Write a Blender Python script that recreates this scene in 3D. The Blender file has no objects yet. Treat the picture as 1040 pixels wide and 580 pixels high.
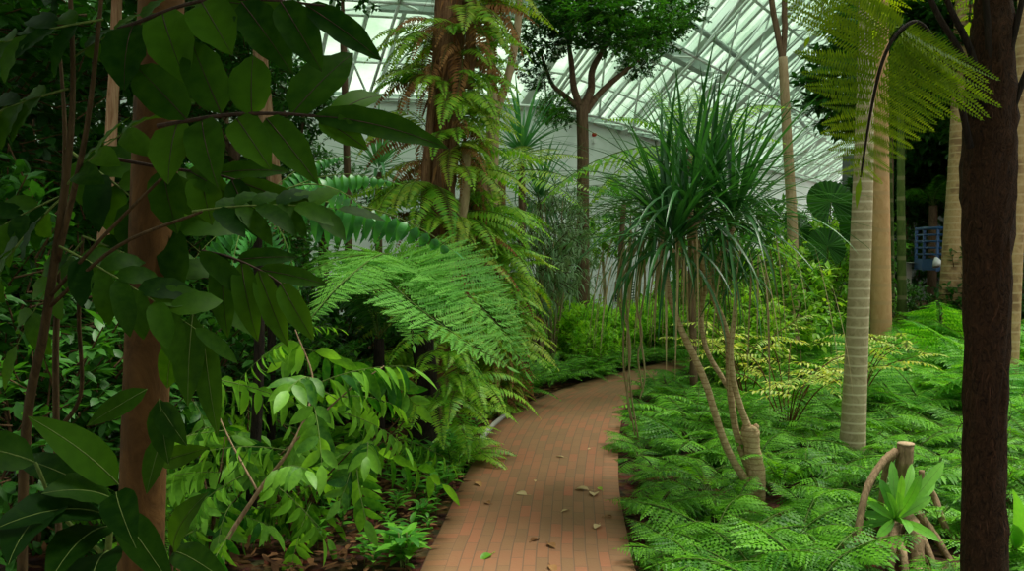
import bpy, math, random
from mathutils import Vector, Matrix, Quaternion, noise

PI = math.pi
C = bpy.context.scene.collection
SC = bpy.context.scene
V = Vector

# ------------------------------------------------------------------ camera frame
F, PITCH, EYE = 900.0, math.radians(2.55), 1.6
CP, SP = math.cos(PITCH), math.sin(PITCH)

def ray(px, py):
    x, y = (px - 520) / F, (290 - py) / F
    return V((x, CP + y * SP, -SP + y * CP))

def at(px, py, Y):                       # the place seen at a pixel, Y metres ahead
    v = ray(px, py)
    return V((0, 0, EYE)) + v * (Y / v.y)

def gp(px, py, z=0.0):                   # the place on the ground seen at a pixel
    v = ray(px, py)
    return V((0, 0, EYE)) + v * ((z - EYE) / v.z)

# ------------------------------------------------------------------ mesh builder
class MB:
    def __init__(s):
        s.v, s.f, s.m, s.t, s.uv = [], [], [], [], None

    def face(s, idx, mat=0, tint=0.5):
        s.f.append(idx); s.m.append(mat); s.t.append(tint)

    def tube(s, pts, rad, n=8, mat=0, cap=True, jit=0.0, rnd=None, tint=0.5):
        k0 = len(s.v)
        prev = None
        for i, p in enumerate(pts):
            a = pts[max(i - 1, 0)]; b = pts[min(i + 1, len(pts) - 1)]
            T = (b - a).normalized()
            if prev is None:
                A = T.cross(V((0, 1, 0.01)))
                if A.length < 0.1: A = T.cross(V((1, 0, 0)))
            else:
                A = prev - T * prev.dot(T)
            A.normalize(); prev = A
            B = T.cross(A)
            r = rad[i] if isinstance(rad, (list, tuple)) else rad
            for j in range(n):
                rr = r
                if jit: rr = r * (1 + jit * (rnd.random() - 0.5) * 2)
                an = 2 * PI * j / n
                s.v.append(p + A * (rr * math.cos(an)) + B * (rr * math.sin(an)))
        for i in range(len(pts) - 1):
            for j in range(n):
                a = k0 + i * n + j; b = k0 + i * n + (j + 1) % n
                s.face((a, b, b + n, a + n), mat, tint)
        if cap:
            s.face(tuple(range(k0 + n - 1, k0 - 1, -1)), mat, tint)
            e = k0 + (len(pts) - 1) * n
            s.face(tuple(range(e, e + n)), mat, tint)

    def box(s, c, ax, ay, az, mat=0, tint=0.5):      # half-axis vectors
        k = len(s.v)
        for i in (-1, 1):
            for j in (-1, 1):
                for l in (-1, 1):
                    s.v.append(c + ax * i + ay * j + az * l)
        for q in ((0, 1, 3, 2), (4, 6, 7, 5), (0, 4, 5, 1), (2, 3, 7, 6), (0, 2, 6, 4), (1, 5, 7, 3)):
            s.face(tuple(k + x for x in q), mat, tint)

    def bar(s, a, b, w, h, up=V((0, 0, 1)), mat=0):
        d = (b - a); L = d.length; d.normalize()
        sd = d.cross(up).normalized(); u = sd.cross(d)
        s.box((a + b) / 2, d * (L / 2), sd * (w / 2), u * (h / 2), mat)

    def leaf(s, p, d, up, L, W, n=3, droop=0.4, fold=0.2, shape='ovate', mat=0, tint=0.5, wave=0.0):
        d = d.normalized()
        sd = d.cross(up)
        if sd.length < 0.05: sd = d.cross(V((0.3, 1, 0.2)))
        sd.normalize()
        k = len(s.v); q = p.copy()
        s.v.append(q.copy())
        st = L / n
        rot = Quaternion(sd, -droop / n)
        for i in range(1, n):
            q = q + d * st
            d = rot @ d
            nr = sd.cross(d)
            t = i / n
            if shape == 'ovate': w = math.sin(PI * t ** 0.8) ** 0.85
            elif shape == 'strap': w = min(1.0, 0.7 + t) * (1 - t ** 2.6)
            elif shape == 'lance': w = math.sin(PI * t ** 0.65) ** 0.9
            elif shape == 'blunt': w = min(1.0, 0.3 + 1.4 * t) * min(1.0, (1 - t) * 5) ** 0.7
            elif shape == 'oblong': w = min(1.0, 0.42 + 2.2 * t) * min(1.0, (1 - t) * 2.6) ** 0.8
            else: w = math.sin(PI * t ** 1.3)
            w *= W / 2
            wv = nr * (wave * W * (1 if i % 2 else -1))
            s.v.append(q - sd * w + nr * (w * fold) + wv)
            s.v.append(q.copy())
            s.v.append(q + sd * w + nr * (w * fold) - wv)
        q = q + d * st
        s.v.append(q.copy())
        s.face((k, k + 2, k + 1), mat, tint); s.face((k, k + 3, k + 2), mat, tint)
        for i in range(n - 2):
            a = k + 1 + 3 * i
            s.face((a, a + 1, a + 4, a + 3), mat, tint); s.face((a + 1, a + 2, a + 5, a + 4), mat, tint)
        a = k + 1 + 3 * (n - 2); e = len(s.v) - 1
        s.face((a, a + 1, e), mat, tint); s.face((a + 1, a + 2, e), mat, tint)
        return [s.v[k]] + [s.v[k + 2 + 3 * i] for i in range(n - 1)] + [s.v[e]]

    def blade(s, p, d, sd, nr, L, W, mat=0, tint=0.5, dip=0.12):   # small leaflet, one quad
        k = len(s.v)
        s.v.append(p)
        s.v.append(p + d * (L * 0.42) + sd * (W / 2) + nr * (L * 0.02))
        s.v.append(p + d * L - nr * (L * dip))
        s.v.append(p + d * (L * 0.42) - sd * (W / 2) + nr * (L * 0.02))
        s.face((k, k + 1, k + 2, k + 3), mat, tint)

    def build(s, name, mats, parent=None, smooth=True, world=True):
        off = V((0, 0, 0))
        if parent is not None and world: off = parent.location
        me = bpy.data.meshes.new(name)
        me.from_pydata([v - off for v in s.v], [], s.f)
        for m in (mats if isinstance(mats, (list, tuple)) else [mats]): me.materials.append(m)
        me.polygons.foreach_set('material_index', s.m)
        me.polygons.foreach_set('use_smooth', [smooth] * len(s.f))
        a = me.attributes.new('tint', 'FLOAT', 'FACE')
        a.data.foreach_set('value', s.t)
        if s.uv:
            l = me.uv_layers.new(name='UVMap')
            flat = [c for f in s.f for i in f for c in s.uv[i]]
            l.data.foreach_set('uv', flat)
        me.update()
        o = bpy.data.objects.new(name, me); C.objects.link(o)
        if parent is not None: o.parent = parent
        return o

# ------------------------------------------------------------------ things
def tag(o, label, cat, group=None, kind=None):
    if label: o['label'] = label
    if cat: o['category'] = cat
    if group: o['group'] = group
    if kind: o['kind'] = kind
    return o

def thing(name, label, cat, loc, group=None):
    o = bpy.data.objects.new(name, None); C.objects.link(o)
    o.location = loc; o.empty_display_size = 0.1
    return tag(o, label, cat, group)

def struct(o):
    o['kind'] = 'structure'; return o

def cp(src, parent, M=None, name=None):
    c = src.copy(); C.objects.link(c); c.parent = parent
    if M is not None: c.matrix_basis = M
    return c

class Protos:                              # meshes built once, copied as parts
    pass

def mesh_of(mb, name, mats, smooth=True):
    o = mb.build(name, mats, None, smooth)
    me = o.data
    bpy.data.objects.remove(o)
    return me

def part(me, name, parent, M=None):
    o = bpy.data.objects.new(name, me); C.objects.link(o); o.parent = parent
    if M is not None: o.matrix_basis = M
    return o

def TRS(loc=(0, 0, 0), az=0, pitch=0, roll=0, s=1.0):
    return Matrix.Translation(V(loc)) @ Matrix.Rotation(az, 4, 'Z') @ Matrix.Rotation(-pitch, 4, 'Y') @ Matrix.Rotation(roll, 4, 'X') @ Matrix.Scale(s, 4)

def aim(a, b, L, up=V((0, 0, 1)), roll=0.0):   # +X of a local mesh of length L laid from a to b
    d = (b - a); s = d.length / L; d.normalize()
    y = up.cross(d)
    if y.length < 0.05: y = V((0, 1, 0)).cross(d)
    y.normalize(); z = d.cross(y)
    M = Matrix(((d.x, y.x, z.x, 0), (d.y, y.y, z.y, 0), (d.z, y.z, z.z, 0), (0, 0, 0, 1)))
    return Matrix.Translation(a) @ M @ Matrix.Rotation(roll, 4, 'X') @ Matrix.Scale(s, 4)

# ------------------------------------------------------------------ materials
def new_mat(name):
    m = bpy.data.materials.new(name); m.use_nodes = True
    nt = m.node_tree
    for n in list(nt.nodes): nt.nodes.remove(n)
    out = nt.nodes.new('ShaderNodeOutputMaterial')
    return m, nt, out

def N(nt, t, **kw):
    n = nt.nodes.new(t)
    for k, v in kw.items():
        if k in n.inputs: n.inputs[k].default_value = v
        else: setattr(n, k, v)
    return n

def rgba(c): return (c[0], c[1], c[2], 1)

def leaf_mat(name, ca, cb, trans=0.35, rough=0.42, spec=0.35, ct=None):
    m, nt, out = new_mat(name)
    at_ = N(nt, 'ShaderNodeAttribute', attribute_name='tint')
    oi = N(nt, 'ShaderNodeObjectInfo')
    a1 = N(nt, 'ShaderNodeMath', operation='MULTIPLY_ADD'); a1.inputs[1].default_value = 0.4; a1.inputs[2].default_value = -0.2
    nt.links.new(oi.outputs['Random'], a1.inputs[0])
    a2 = N(nt, 'ShaderNodeMath', operation='ADD', use_clamp=True)
    nt.links.new(at_.outputs['Fac'], a2.inputs[0]); nt.links.new(a1.outputs[0], a2.inputs[1])
    mx = N(nt, 'ShaderNodeMix', data_type='RGBA')
    mx.inputs[6].default_value = rgba(ca); mx.inputs[7].default_value = rgba(cb)
    nt.links.new(a2.outputs[0], mx.inputs[0])
    tc = N(nt, 'ShaderNodeTexCoord')
    no = N(nt, 'ShaderNodeTexNoise', Scale=38.0, Detail=3.0)
    nt.links.new(tc.outputs['Object'], no.inputs['Vector'])
    a3 = N(nt, 'ShaderNodeMath', operation='MULTIPLY_ADD', use_clamp=True); a3.inputs[1].default_value = 0.7
    nt.links.new(no.outputs[0], a3.inputs[0])
    a4 = N(nt, 'ShaderNodeMath', operation='ADD'); a4.inputs[1].default_value = -0.35
    nt.links.new(a2.outputs[0], a4.inputs[0]); nt.links.new(a4.outputs[0], a3.inputs[2]); nt.links.new(a3.outputs[0], mx.inputs[0])
    p = N(nt, 'ShaderNodeBsdfPrincipled', Roughness=rough)
    p.inputs['Specular IOR Level'].default_value = spec
    nt.links.new(mx.outputs[2], p.inputs['Base Color'])
    tr = N(nt, 'ShaderNodeBsdfTranslucent')
    hs = N(nt, 'ShaderNodeMix', data_type='RGBA', blend_type='MULTIPLY'); hs.inputs[0].default_value = 1
    hs.inputs[7].default_value = rgba(ct or (1.5, 1.35, 0.6))
    nt.links.new(mx.outputs[2], hs.inputs[6]); nt.links.new(hs.outputs[2], tr.inputs[0])
    ms = N(nt, 'ShaderNodeMixShader'); ms.inputs[0].default_value = trans
    nt.links.new(p.outputs[0], ms.inputs[1]); nt.links.new(tr.outputs[0], ms.inputs[2])
    nt.links.new(ms.outputs[0], out.inputs[0])
    return m

def bark_mat(name, ca, cb, scale=(8, 8, 2), ring=0.0, ringcol=(0.6, 0.55, 0.4), bump=0.4, rough=0.85, detail=6, patch=None, distort=1.0):
    m, nt, out = new_mat(name)
    tc = N(nt, 'ShaderNodeTexCoord')
    mp = N(nt, 'ShaderNodeMapping'); mp.inputs['Scale'].default_value = scale
    nt.links.new(tc.outputs['Object'], mp.inputs[0])
    no = N(nt, 'ShaderNodeTexNoise', Scale=3.0, Detail=detail, Roughness=0.65, Distortion=distort)
    nt.links.new(mp.outputs[0], no.inputs['Vector'])
    cr = N(nt, 'ShaderNodeValToRGB')
    cr.color_ramp.elements[0].position = 0.32; cr.color_ramp.elements[0].color = rgba(ca)
    cr.color_ramp.elements[1].position = 0.68; cr.color_ramp.elements[1].color = rgba(cb)
    nt.links.new(no.outputs[0], cr.inputs[0])
    col = cr.outputs[0]
    if patch:
        n2 = N(nt, 'ShaderNodeTexNoise', Scale=5.0, Detail=4.0)
        nt.links.new(tc.outputs['Object'], n2.inputs['Vector'])
        r2 = N(nt, 'ShaderNodeValToRGB'); r2.color_ramp.elements[0].position = 0.52; r2.color_ramp.elements[1].position = 0.62
        nt.links.new(n2.outputs[0], r2.inputs[0])
        x = N(nt, 'ShaderNodeMix', data_type='RGBA'); x.inputs[7].default_value = rgba(patch)
        nt.links.new(r2.outputs[0], x.inputs[0]); nt.links.new(col, x.inputs[6]); col = x.outputs[2]
    hgt = no.outputs[0]
    if ring:
        wv = N(nt, 'ShaderNodeTexWave', Scale=ring, Distortion=0.6, wave_type='BANDS', bands_direction='Z', wave_profile='SIN')
        wv.inputs['Detail'].default_value = 2; wv.inputs['Detail Scale'].default_value = 1.5
        nt.links.new(tc.outputs['Object'], wv.inputs['Vector'])
        r = N(nt, 'ShaderNodeValToRGB'); r.color_ramp.elements[0].position = 0.86; r.color_ramp.elements[1].position = 0.95
        nt.links.new(wv.outputs['Fac'], r.inputs[0])
        x = N(nt, 'ShaderNodeMix', data_type='RGBA'); x.inputs[7].default_value = rgba(ringcol)
        nt.links.new(r.outputs[0], x.inputs[0]); nt.links.new(col, x.inputs[6]); col = x.outputs[2]
    p = N(nt, 'ShaderNodeBsdfPrincipled', Roughness=rough)
    p.inputs['Specular IOR Level'].default_value = 0.2
    nt.links.new(col, p.inputs['Base Color'])
    b = N(nt, 'ShaderNodeBump', Strength=bump, Distance=0.02)
    nt.links.new(hgt, b.inputs['Height']); nt.links.new(b.outputs[0], p.inputs['Normal'])
    nt.links.new(p.outputs[0], out.inputs[0])
    return m

def plain_mat(name, c, rough=0.5, metal=0.0, var=0.0):
    m, nt, out = new_mat(name)
    p = N(nt, 'ShaderNodeBsdfPrincipled', Roughness=rough, Metallic=metal)
    p.inputs['Base Color'].default_value = rgba(c)
    if var:
        tc = N(nt, 'ShaderNodeTexCoord')
        no = N(nt, 'ShaderNodeTexNoise', Scale=3.0, Detail=5.0)
        nt.links.new(tc.outputs['Object'], no.inputs['Vector'])
        mx = N(nt, 'ShaderNodeMix', data_type='RGBA')
        mx.inputs[6].default_value = rgba([x * (1 - var) for x in c]); mx.inputs[7].default_value = rgba([min(1, x * (1 + var)) for x in c])
        nt.links.new(no.outputs[0], mx.inputs[0]); nt.links.new(mx.outputs[2], p.inputs['Base Color'])
    nt.links.new(p.outputs[0], out.inputs[0])
    return m

M = {}
M['fern'] = leaf_mat('fern_green', (0.022, 0.125, 0.006), (0.15, 0.43, 0.018), 0.35, 0.5, 0.2)
M['fern_lime'] = leaf_mat('fern_lime', (0.10, 0.36, 0.02), (0.38, 0.62, 0.05), 0.4)
M['fern_yellow'] = leaf_mat('fern_yellow', (0.15, 0.37, 0.03), (0.42, 0.52, 0.06), 0.4)
M['fern_dead'] = leaf_mat('fern_dead', (0.20, 0.085, 0.03), (0.42, 0.23, 0.09), 0.25, 0.8, 0.1, (1.2, 1.0, 0.7))
M['treefern'] = leaf_mat('treefern_soft', (0.075, 0.30, 0.035), (0.20, 0.50, 0.075), 0.35, 0.6, 0.2)
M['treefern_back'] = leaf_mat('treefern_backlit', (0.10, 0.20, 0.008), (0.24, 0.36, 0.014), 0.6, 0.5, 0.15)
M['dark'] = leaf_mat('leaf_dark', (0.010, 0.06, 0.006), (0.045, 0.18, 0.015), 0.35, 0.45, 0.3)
M['darker'] = leaf_mat('leaf_dark_broad', (0.006, 0.036, 0.002), (0.042, 0.13, 0.006), 0.5, 0.55, 0.08, (1.9, 1.4, 0.4))  # base colour lowered to stand in for shade on the foreground leaves
M['mid'] = leaf_mat('leaf_mid', (0.035, 0.18, 0.014), (0.14, 0.42, 0.03), 0.4)
M['bright'] = leaf_mat('leaf_bright', (0.10, 0.34, 0.02), (0.36, 0.62, 0.05), 0.45)
M['shrub'] = leaf_mat('leaf_pale_shrub', (0.014, 0.095, 0.006), (0.20, 0.48, 0.04), 0.4, 0.45, 0.22)
M['strap'] = leaf_mat('leaf_strap', (0.011, 0.068, 0.014), (0.050, 0.21, 0.04), 0.25, 0.35, 0.35)
M['spiky'] = leaf_mat('leaf_spiky', (0.05, 0.22, 0.07), (0.13, 0.36, 0.14), 0.25, 0.4, 0.4)
M['grey'] = leaf_mat('leaf_grey', (0.10, 0.24, 0.09), (0.34, 0.46, 0.28), 0.35, 0.5, 0.3)
M['gold'] = leaf_mat('leaf_gold', (0.20, 0.42, 0.03), (0.64, 0.66, 0.13), 0.4, 0.45, 0.3)
M['cycad'] = leaf_mat('leaf_cycad', (0.025, 0.15, 0.025), (0.075, 0.32, 0.06), 0.3, 0.4, 0.35)
M['nest'] = leaf_mat('leaf_nest', (0.06, 0.26, 0.02), (0.20, 0.50, 0.05), 0.35, 0.35, 0.4)
M['dry'] = leaf_mat('leaf_dry', (0.16, 0.07, 0.025), (0.42, 0.24, 0.09), 0.15, 0.75, 0.15, (1.1, 1, 0.8))
M['fern_mid'] = leaf_mat('fern_mid', (0.045, 0.24, 0.012), (0.20, 0.54, 0.03), 0.4, 0.5, 0.2)
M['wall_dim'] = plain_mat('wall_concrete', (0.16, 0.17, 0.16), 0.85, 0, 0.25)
M['bright_lit'] = leaf_mat('leaf_bright_lit', (0.15, 0.45, 0.02), (0.46, 0.78, 0.06), 0.45)  # bright leaf colour raised so the dim bushes beyond the bend look lit
M['litter'] = leaf_mat('leaf_litter_brown', (0.05, 0.024, 0.01), (0.20, 0.10, 0.042), 0.1, 0.8, 0.1, (1.1, 1, 0.8))
M['sapling'] = bark_mat('sapling_stem', (0.03, 0.02, 0.007), (0.085, 0.055, 0.02), (20, 20, 6), bump=0.3)
M['dry_pale'] = leaf_mat('leaf_dry_pale', (0.42, 0.32, 0.16), (0.58, 0.46, 0.24), 0.15, 0.75, 0.15, (1.1, 1, 0.8))
M['strand'] = leaf_mat('strand_straw', (0.22, 0.17, 0.07), (0.45, 0.38, 0.20), 0.1, 0.7, 0.2, (1.1, 1, 0.8))
M['stem'] = bark_mat('stem_green', (0.06, 0.10, 0.02), (0.13, 0.19, 0.04), (20, 20, 8), bump=0.1)
M['stem_dark'] = bark_mat('stem_dark', (0.02, 0.014, 0.008), (0.06, 0.035, 0.02), (20, 20, 6), bump=0.3)
M['stem_brown'] = bark_mat('stem_brown', (0.04, 0.022, 0.009), (0.10, 0.055, 0.022), (20, 20, 6), bump=0.3)
M['bark_red'] = bark_mat('bark_red_brown', (0.048, 0.024, 0.006), (0.145, 0.073, 0.020), (4, 4, 2.2), bump=0.35, detail=8)
M['bark_pale'] = bark_mat('bark_pale', (0.28, 0.19, 0.10), (0.46, 0.35, 0.21), (8, 8, 2), bump=0.4)
M['bark_peel'] = bark_mat('bark_peeling', (0.22, 0.11, 0.05), (0.46, 0.30, 0.17), (14, 14, 1.5), bump=0.6)
M['bark_brown'] = bark_mat('bark_brown', (0.085, 0.05, 0.028), (0.20, 0.13, 0.075), (10, 10, 2), bump=0.5)
M['bark_shag'] = bark_mat('bark_shaggy', (0.08, 0.035, 0.016), (0.36, 0.20, 0.10), (16, 16, 1.3), bump=0.9, distort=2)
M['bark_fern'] = bark_mat('bark_fibrous', (0.007, 0.004, 0.002), (0.085, 0.04, 0.018), (12, 12, 6), bump=1.0, distort=3.5, detail=9)
M['bark_black'] = bark_mat('bark_black', (0.008, 0.006, 0.005), (0.035, 0.024, 0.016), (14, 14, 3), bump=1.0)
M['palm_ring'] = bark_mat('palm_ringed', (0.27, 0.215, 0.12), (0.44, 0.36, 0.22), (6, 6, 6), ring=4.3, ringcol=(0.52, 0.45, 0.30), bump=0.2)
M['palm_tan'] = bark_mat('palm_tan', (0.43, 0.235, 0.105), (0.56, 0.34, 0.17), (4, 4, 2), ring=1.3, ringcol=(0.46, 0.28, 0.14), bump=0.1)
M['palm_patch'] = bark_mat('palm_patchy', (0.32, 0.20, 0.09), (0.48, 0.33, 0.165), (6, 6, 4), ring=3.0, ringcol=(0.46, 0.335, 0.185), bump=0.3, patch=(0.25, 0.15, 0.075))
M['palm_green'] = bark_mat('palm_green', (0.05, 0.09, 0.018), (0.11, 0.16, 0.035), (4, 4, 2), ring=1.0, ringcol=(0.20, 0.20, 0.09), bump=0.1)
M['pandan_bark'] = bark_mat('pandanus_bark', (0.29, 0.20, 0.09), (0.55, 0.43, 0.24), (10, 10, 10), ring=9.0, ringcol=(0.30, 0.20, 0.10), bump=0.4)
M['root'] = bark_mat('root_bark', (0.16, 0.105, 0.055), (0.36, 0.25, 0.14), (12, 12, 3), bump=0.6)
M['cut'] = bark_mat('cut_wood', (0.34, 0.24, 0.14), (0.46, 0.34, 0.21), (20, 20, 20), bump=0.2)
M['steel'] = plain_mat('steel_pale', (0.88, 0.96, 0.92), 0.45, 0, 0.04)
M['steel_dim'] = plain_mat('steel_grey', (0.40, 0.50, 0.45), 0.5, 0, 0.08)
M['blue'] = plain_mat('blue_paint', (0.010, 0.07, 0.20), 0.45, 0, 0.1)
M['concrete'] = plain_mat('concrete', (0.45, 0.43, 0.38), 0.85, 0, 0.25)
M['white'] = plain_mat('white_enamel', (0.80, 0.82, 0.80), 0.4)
M['red'] = plain_mat('red_enamel', (0.65, 0.03, 0.02), 0.4)
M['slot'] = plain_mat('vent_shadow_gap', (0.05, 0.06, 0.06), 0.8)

# ------------------------------------------------------------------ frond builders
def arc(L, a0, a1, n=12, ease=1.0, sway=0.0):
    pts = [V((0, 0, 0))]; d = L / n
    for i in range(n):
        t = (i + 0.5) / n
        a = a0 + (a1 - a0) * t ** ease
        y = sway * math.sin(t * PI)
        pts.append(pts[-1] + V((math.cos(a), y * 0.2, math.sin(a))) * d)
    return pts

def samp(pts, t):
    f = t * (len(pts) - 1); i = min(int(f), len(pts) - 2); u = f - i
    p = pts[i].lerp(pts[i + 1], u)
    a = pts[max(i - 1, 0)] if u < 0.5 else pts[i]
    b = pts[i + 1] if u < 0.5 else pts[min(i + 2, len(pts) - 1)]
    return p, (b - a).normalized()

def frond(mb, pts, rnd, npairs, plen, pw, t0=0.12, ang=0.35, droop=0.25, side=None, mode='simple', r0=0.006,
          matr=1, matl=0, n=3, sub=10, subw=0.35, shape='lance', jit=0.06, fold=0.15, sublen=None, tipang=None, tmid=0.5, tamp=0.4):
    nn = len(pts)
    mb.tube(pts, [r0 * (1 - 0.8 * i / (nn - 1)) for i in range(nn)], 5, matr, cap=False)
    for i in range(npairs):
        t = t0 + (1 - t0) * (i + 0.3) / npairs
        p, T = samp(pts, t)
        S = (side - T * side.dot(T)).normalized() if side is not None else T.cross(V((0, 0, 1))).normalized()
        Nn = S.cross(T)
        u = (t - t0) / (1 - t0)
        L = plen(u)
        an0 = ang if tipang is None else ang + (tipang - ang) * u
        for sg in (-1, 1):
            an = an0 + rnd.uniform(-jit, jit) * 2
            d = (S * (sg * math.cos(an)) + T * math.sin(an) - Nn * (droop * rnd.uniform(0.6, 1.4))).normalized()
            l = L * rnd.uniform(1 - jit * 2, 1 + jit)
            tint = min(1, max(0, tmid + rnd.uniform(-tamp, tamp)))
            if mode == 'simple':
                mb.leaf(p, d, Nn, l, pw(u) if callable(pw) else pw, n, droop * 2.2, fold, shape, matl, tint)
            else:
                # pinna with pinnules
                sd2 = (T - d * T.dot(d)).normalized()
                n2 = d.cross(sd2) * (1 if d.cross(sd2).dot(Nn) > 0 else -1)
                ns = max(3, int(sub * (0.35 + 0.65 * l / max(plen(0.4), 1e-6))))
                base = p; dd = d.copy(); st = l / ns
                sl = sublen if sublen else 0.2 * plen(0.35)
                ax = sd2.cross(dd)
                for j in range(ns):
                    v = (j + 0.5) / ns
                    dd = (dd - n2 * (droop * 0.9 / ns)).normalized()
                    base = base + dd * st
                    w = sl * (1 - 0.85 * v ** 1.4) * (0.75 + 0.25 * min(1, v * 5))
                    w = min(w, l * 0.35 * (1.05 - v) + 0.003)
                    for s2 in (-1, 1):
                        pd = (sd2 * (s2 * 0.92) + dd * 0.42 - n2 * rnd.uniform(0.0, 0.3)).normalized()
                        mb.blade(base, pd, dd, n2, w * rnd.uniform(0.85, 1.1), st * subw * 2, matl, min(1, max(0, tint + rnd.uniform(-0.1, 0.1))))
                mb.blade(base, dd, sd2, n2, st * 1.5, st * 0.5, matl, tint)
    p, T = samp(pts, 0.999)
    S = (side - T * side.dot(T)).normalized() if side is not None else T.cross(V((0, 0, 1))).normalized()
    mb.leaf(p, T, S.cross(T), plen(0.9), (pw(0.9) if callable(pw) else pw), max(n, 2), 0.2, fold, shape, matl, 0.5)

def fern_profile(L, k=0.42):
    return lambda u: L * k * (0.25 + 0.75 * min(1, u * 3.2)) * (1 - 0.93 * max(0, u - 0.25) / 0.75) + 0.004

rq = random.Random(11)
# lacy ground fern fronds (length 0.55)
def lacy_set(mat, L, nv, npairs, sub, seed, a0=(1.0, 1.25), a1=(-0.5, 0.0), k=0.36, droop=0.2, sub_len=None, matr='stem', sw=0.42):
    r = random.Random(seed); out = []
    for i in range(nv):
        mb = MB()
        pts = arc(L, r.uniform(*a0), r.uniform(*a1), 10, 1.0, r.uniform(-1, 1))
        frond(mb, pts, r, npairs, fern_profile(L, k), L * 0.03, 0.2, 0.3, droop, mode='bi', sub=sub, subw=sw, r0=L * 0.007, sublen=sub_len)
        out.append(mesh_of(mb, 'frond', [M[mat], M[matr]]))
    return out

LACY = lacy_set('fern', 0.6, 6, 13, 8, 1, a0=(0.5, 1.0), a1=(-0.65, -0.15), k=0.42, sw=0.5, sub_len=0.052)
LACY_L = lacy_set('fern_mid', 0.6, 4, 16, 9, 2)
TF_SOFT = lacy_set('treefern', 1.5, 4, 24, 17, 3, a0=(0.45, 0.75), a1=(-0.85, -0.45), k=0.30, droop=0.12, matr='stem')
TF_DARK = lacy_set('treefern_back', 1.5, 3, 24, 15, 4, a0=(0.7, 1.1), a1=(-0.9, -0.5), k=0.30, droop=0.25, matr='stem_dark')

def sword_set(mat, L, nv, npairs, w, seed, a0, a1, k=0.16, droop=0.25, matr='stem', n=2, ang=0.25, shape='lance', t0=0.12):
    r = random.Random(seed); out = []
    for i in range(nv):
        mb = MB()
        pts = arc(L, r.uniform(*a0), r.uniform(*a1), 12, 1.0, r.uniform(-1, 1))
        prof = lambda u: L * k * (0.5 + 0.5 * min(1, u * 4)) * (1 - 0.85 * max(0, u - 0.3) / 0.7)
        frond(mb, pts, r, npairs, prof, w, t0, ang, droop, mode='simple', n=n, r0=L * 0.006, shape=shape)
        out.append(mesh_of(mb, 'frond', [M[mat], M[matr]]))
    return out

SWORD = sword_set('fern_lime', 0.75, 4, 26, 0.028, 5, (0.3, 0.9), (-1.3, -0.7), k=0.23)
SWORD_Y = sword_set('fern_yellow', 0.75, 3, 26, 0.028, 6, (0.2, 0.8), (-1.4, -0.9), k=0.23)
SWORD_D = sword_set('fern_dead', 0.7, 3, 22, 0.026, 7, (0.0, 0.5), (-1.5, -1.2), droop=0.5, k=0.2)
SWORD_G = sword_set('fern', 0.9, 4, 22, 0.032, 8, (0.7, 1.2), (-0.9, -0.3), k=0.22)
PALMF = sword_set('mid', 2.0, 3, 40, 0.035, 9, (0.7, 1.1), (-0.8, -0.2), k=0.24, droop=0.4)
PALMD = sword_set('dark', 2.0, 3, 40, 0.040, 10, (0.7, 1.1), (-0.9, -0.3), k=0.24, droop=0.5)
CYC = sword_set('cycad', 1.0, 3, 16, 0.042, 12, (0.35, 0.6), (-0.7, -0.4), k=0.27, droop=1.0, n=4, ang=0.15)

def copy_crown(root, metas, rnd, n, at_, pitch=(0, 0), scale=(0.85, 1.1), name='frond', az0=0.0, azr=2 * PI):
    for i in range(n):
        az = az0 + azr * (i + rnd.uniform(-0.3, 0.3)) / n
        part(rnd.choice(metas), name, root, TRS(at_, az, rnd.uniform(*pitch), rnd.uniform(-0.2, 0.2), rnd.uniform(*scale)))

def spine(pts):          # smooth a short polyline of Vectors (Catmull-Rom)
    out = []
    P = [pts[0] * 2 - pts[1]] + list(pts) + [pts[-1] * 2 - pts[-2]]
    for i in range(1, len(P) - 2):
        for k in range(6):
            t = k / 6
            a, b, c, d = P[i - 1], P[i], P[i + 1], P[i + 2]
            out.append(0.5 * ((2 * b) + (c - a) * t + (2 * a - 5 * b + 4 * c - d) * t * t + (3 * b - a - 3 * c + d) * t ** 3))
    out.append(pts[-1].copy())
    return out

def lerp_list(vals, n):
    return [vals[min(int(i / (n - 1) * (len(vals) - 1)), len(vals) - 2)] * (1 - (i / (n - 1) * (len(vals) - 1) - min(int(i / (n - 1) * (len(vals) - 1)), len(vals) - 2)))
            + vals[min(int(i / (n - 1) * (len(vals) - 1)), len(vals) - 2) + 1] * (i / (n - 1) * (len(vals) - 1) - min(int(i / (n - 1) * (len(vals) - 1)), len(vals) - 2)) for i in range(n)]

def limb(mb, pts, rad, n=10, mat=0, jit=0.0, rnd=None):
    p = spine(pts) if len(pts) > 2 else [pts[0].lerp(pts[1], i / 8) for i in range(9)]
    mb.tube(p, lerp_list(rad, len(p)), n, mat, jit=jit, rnd=rnd)
    return p

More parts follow.
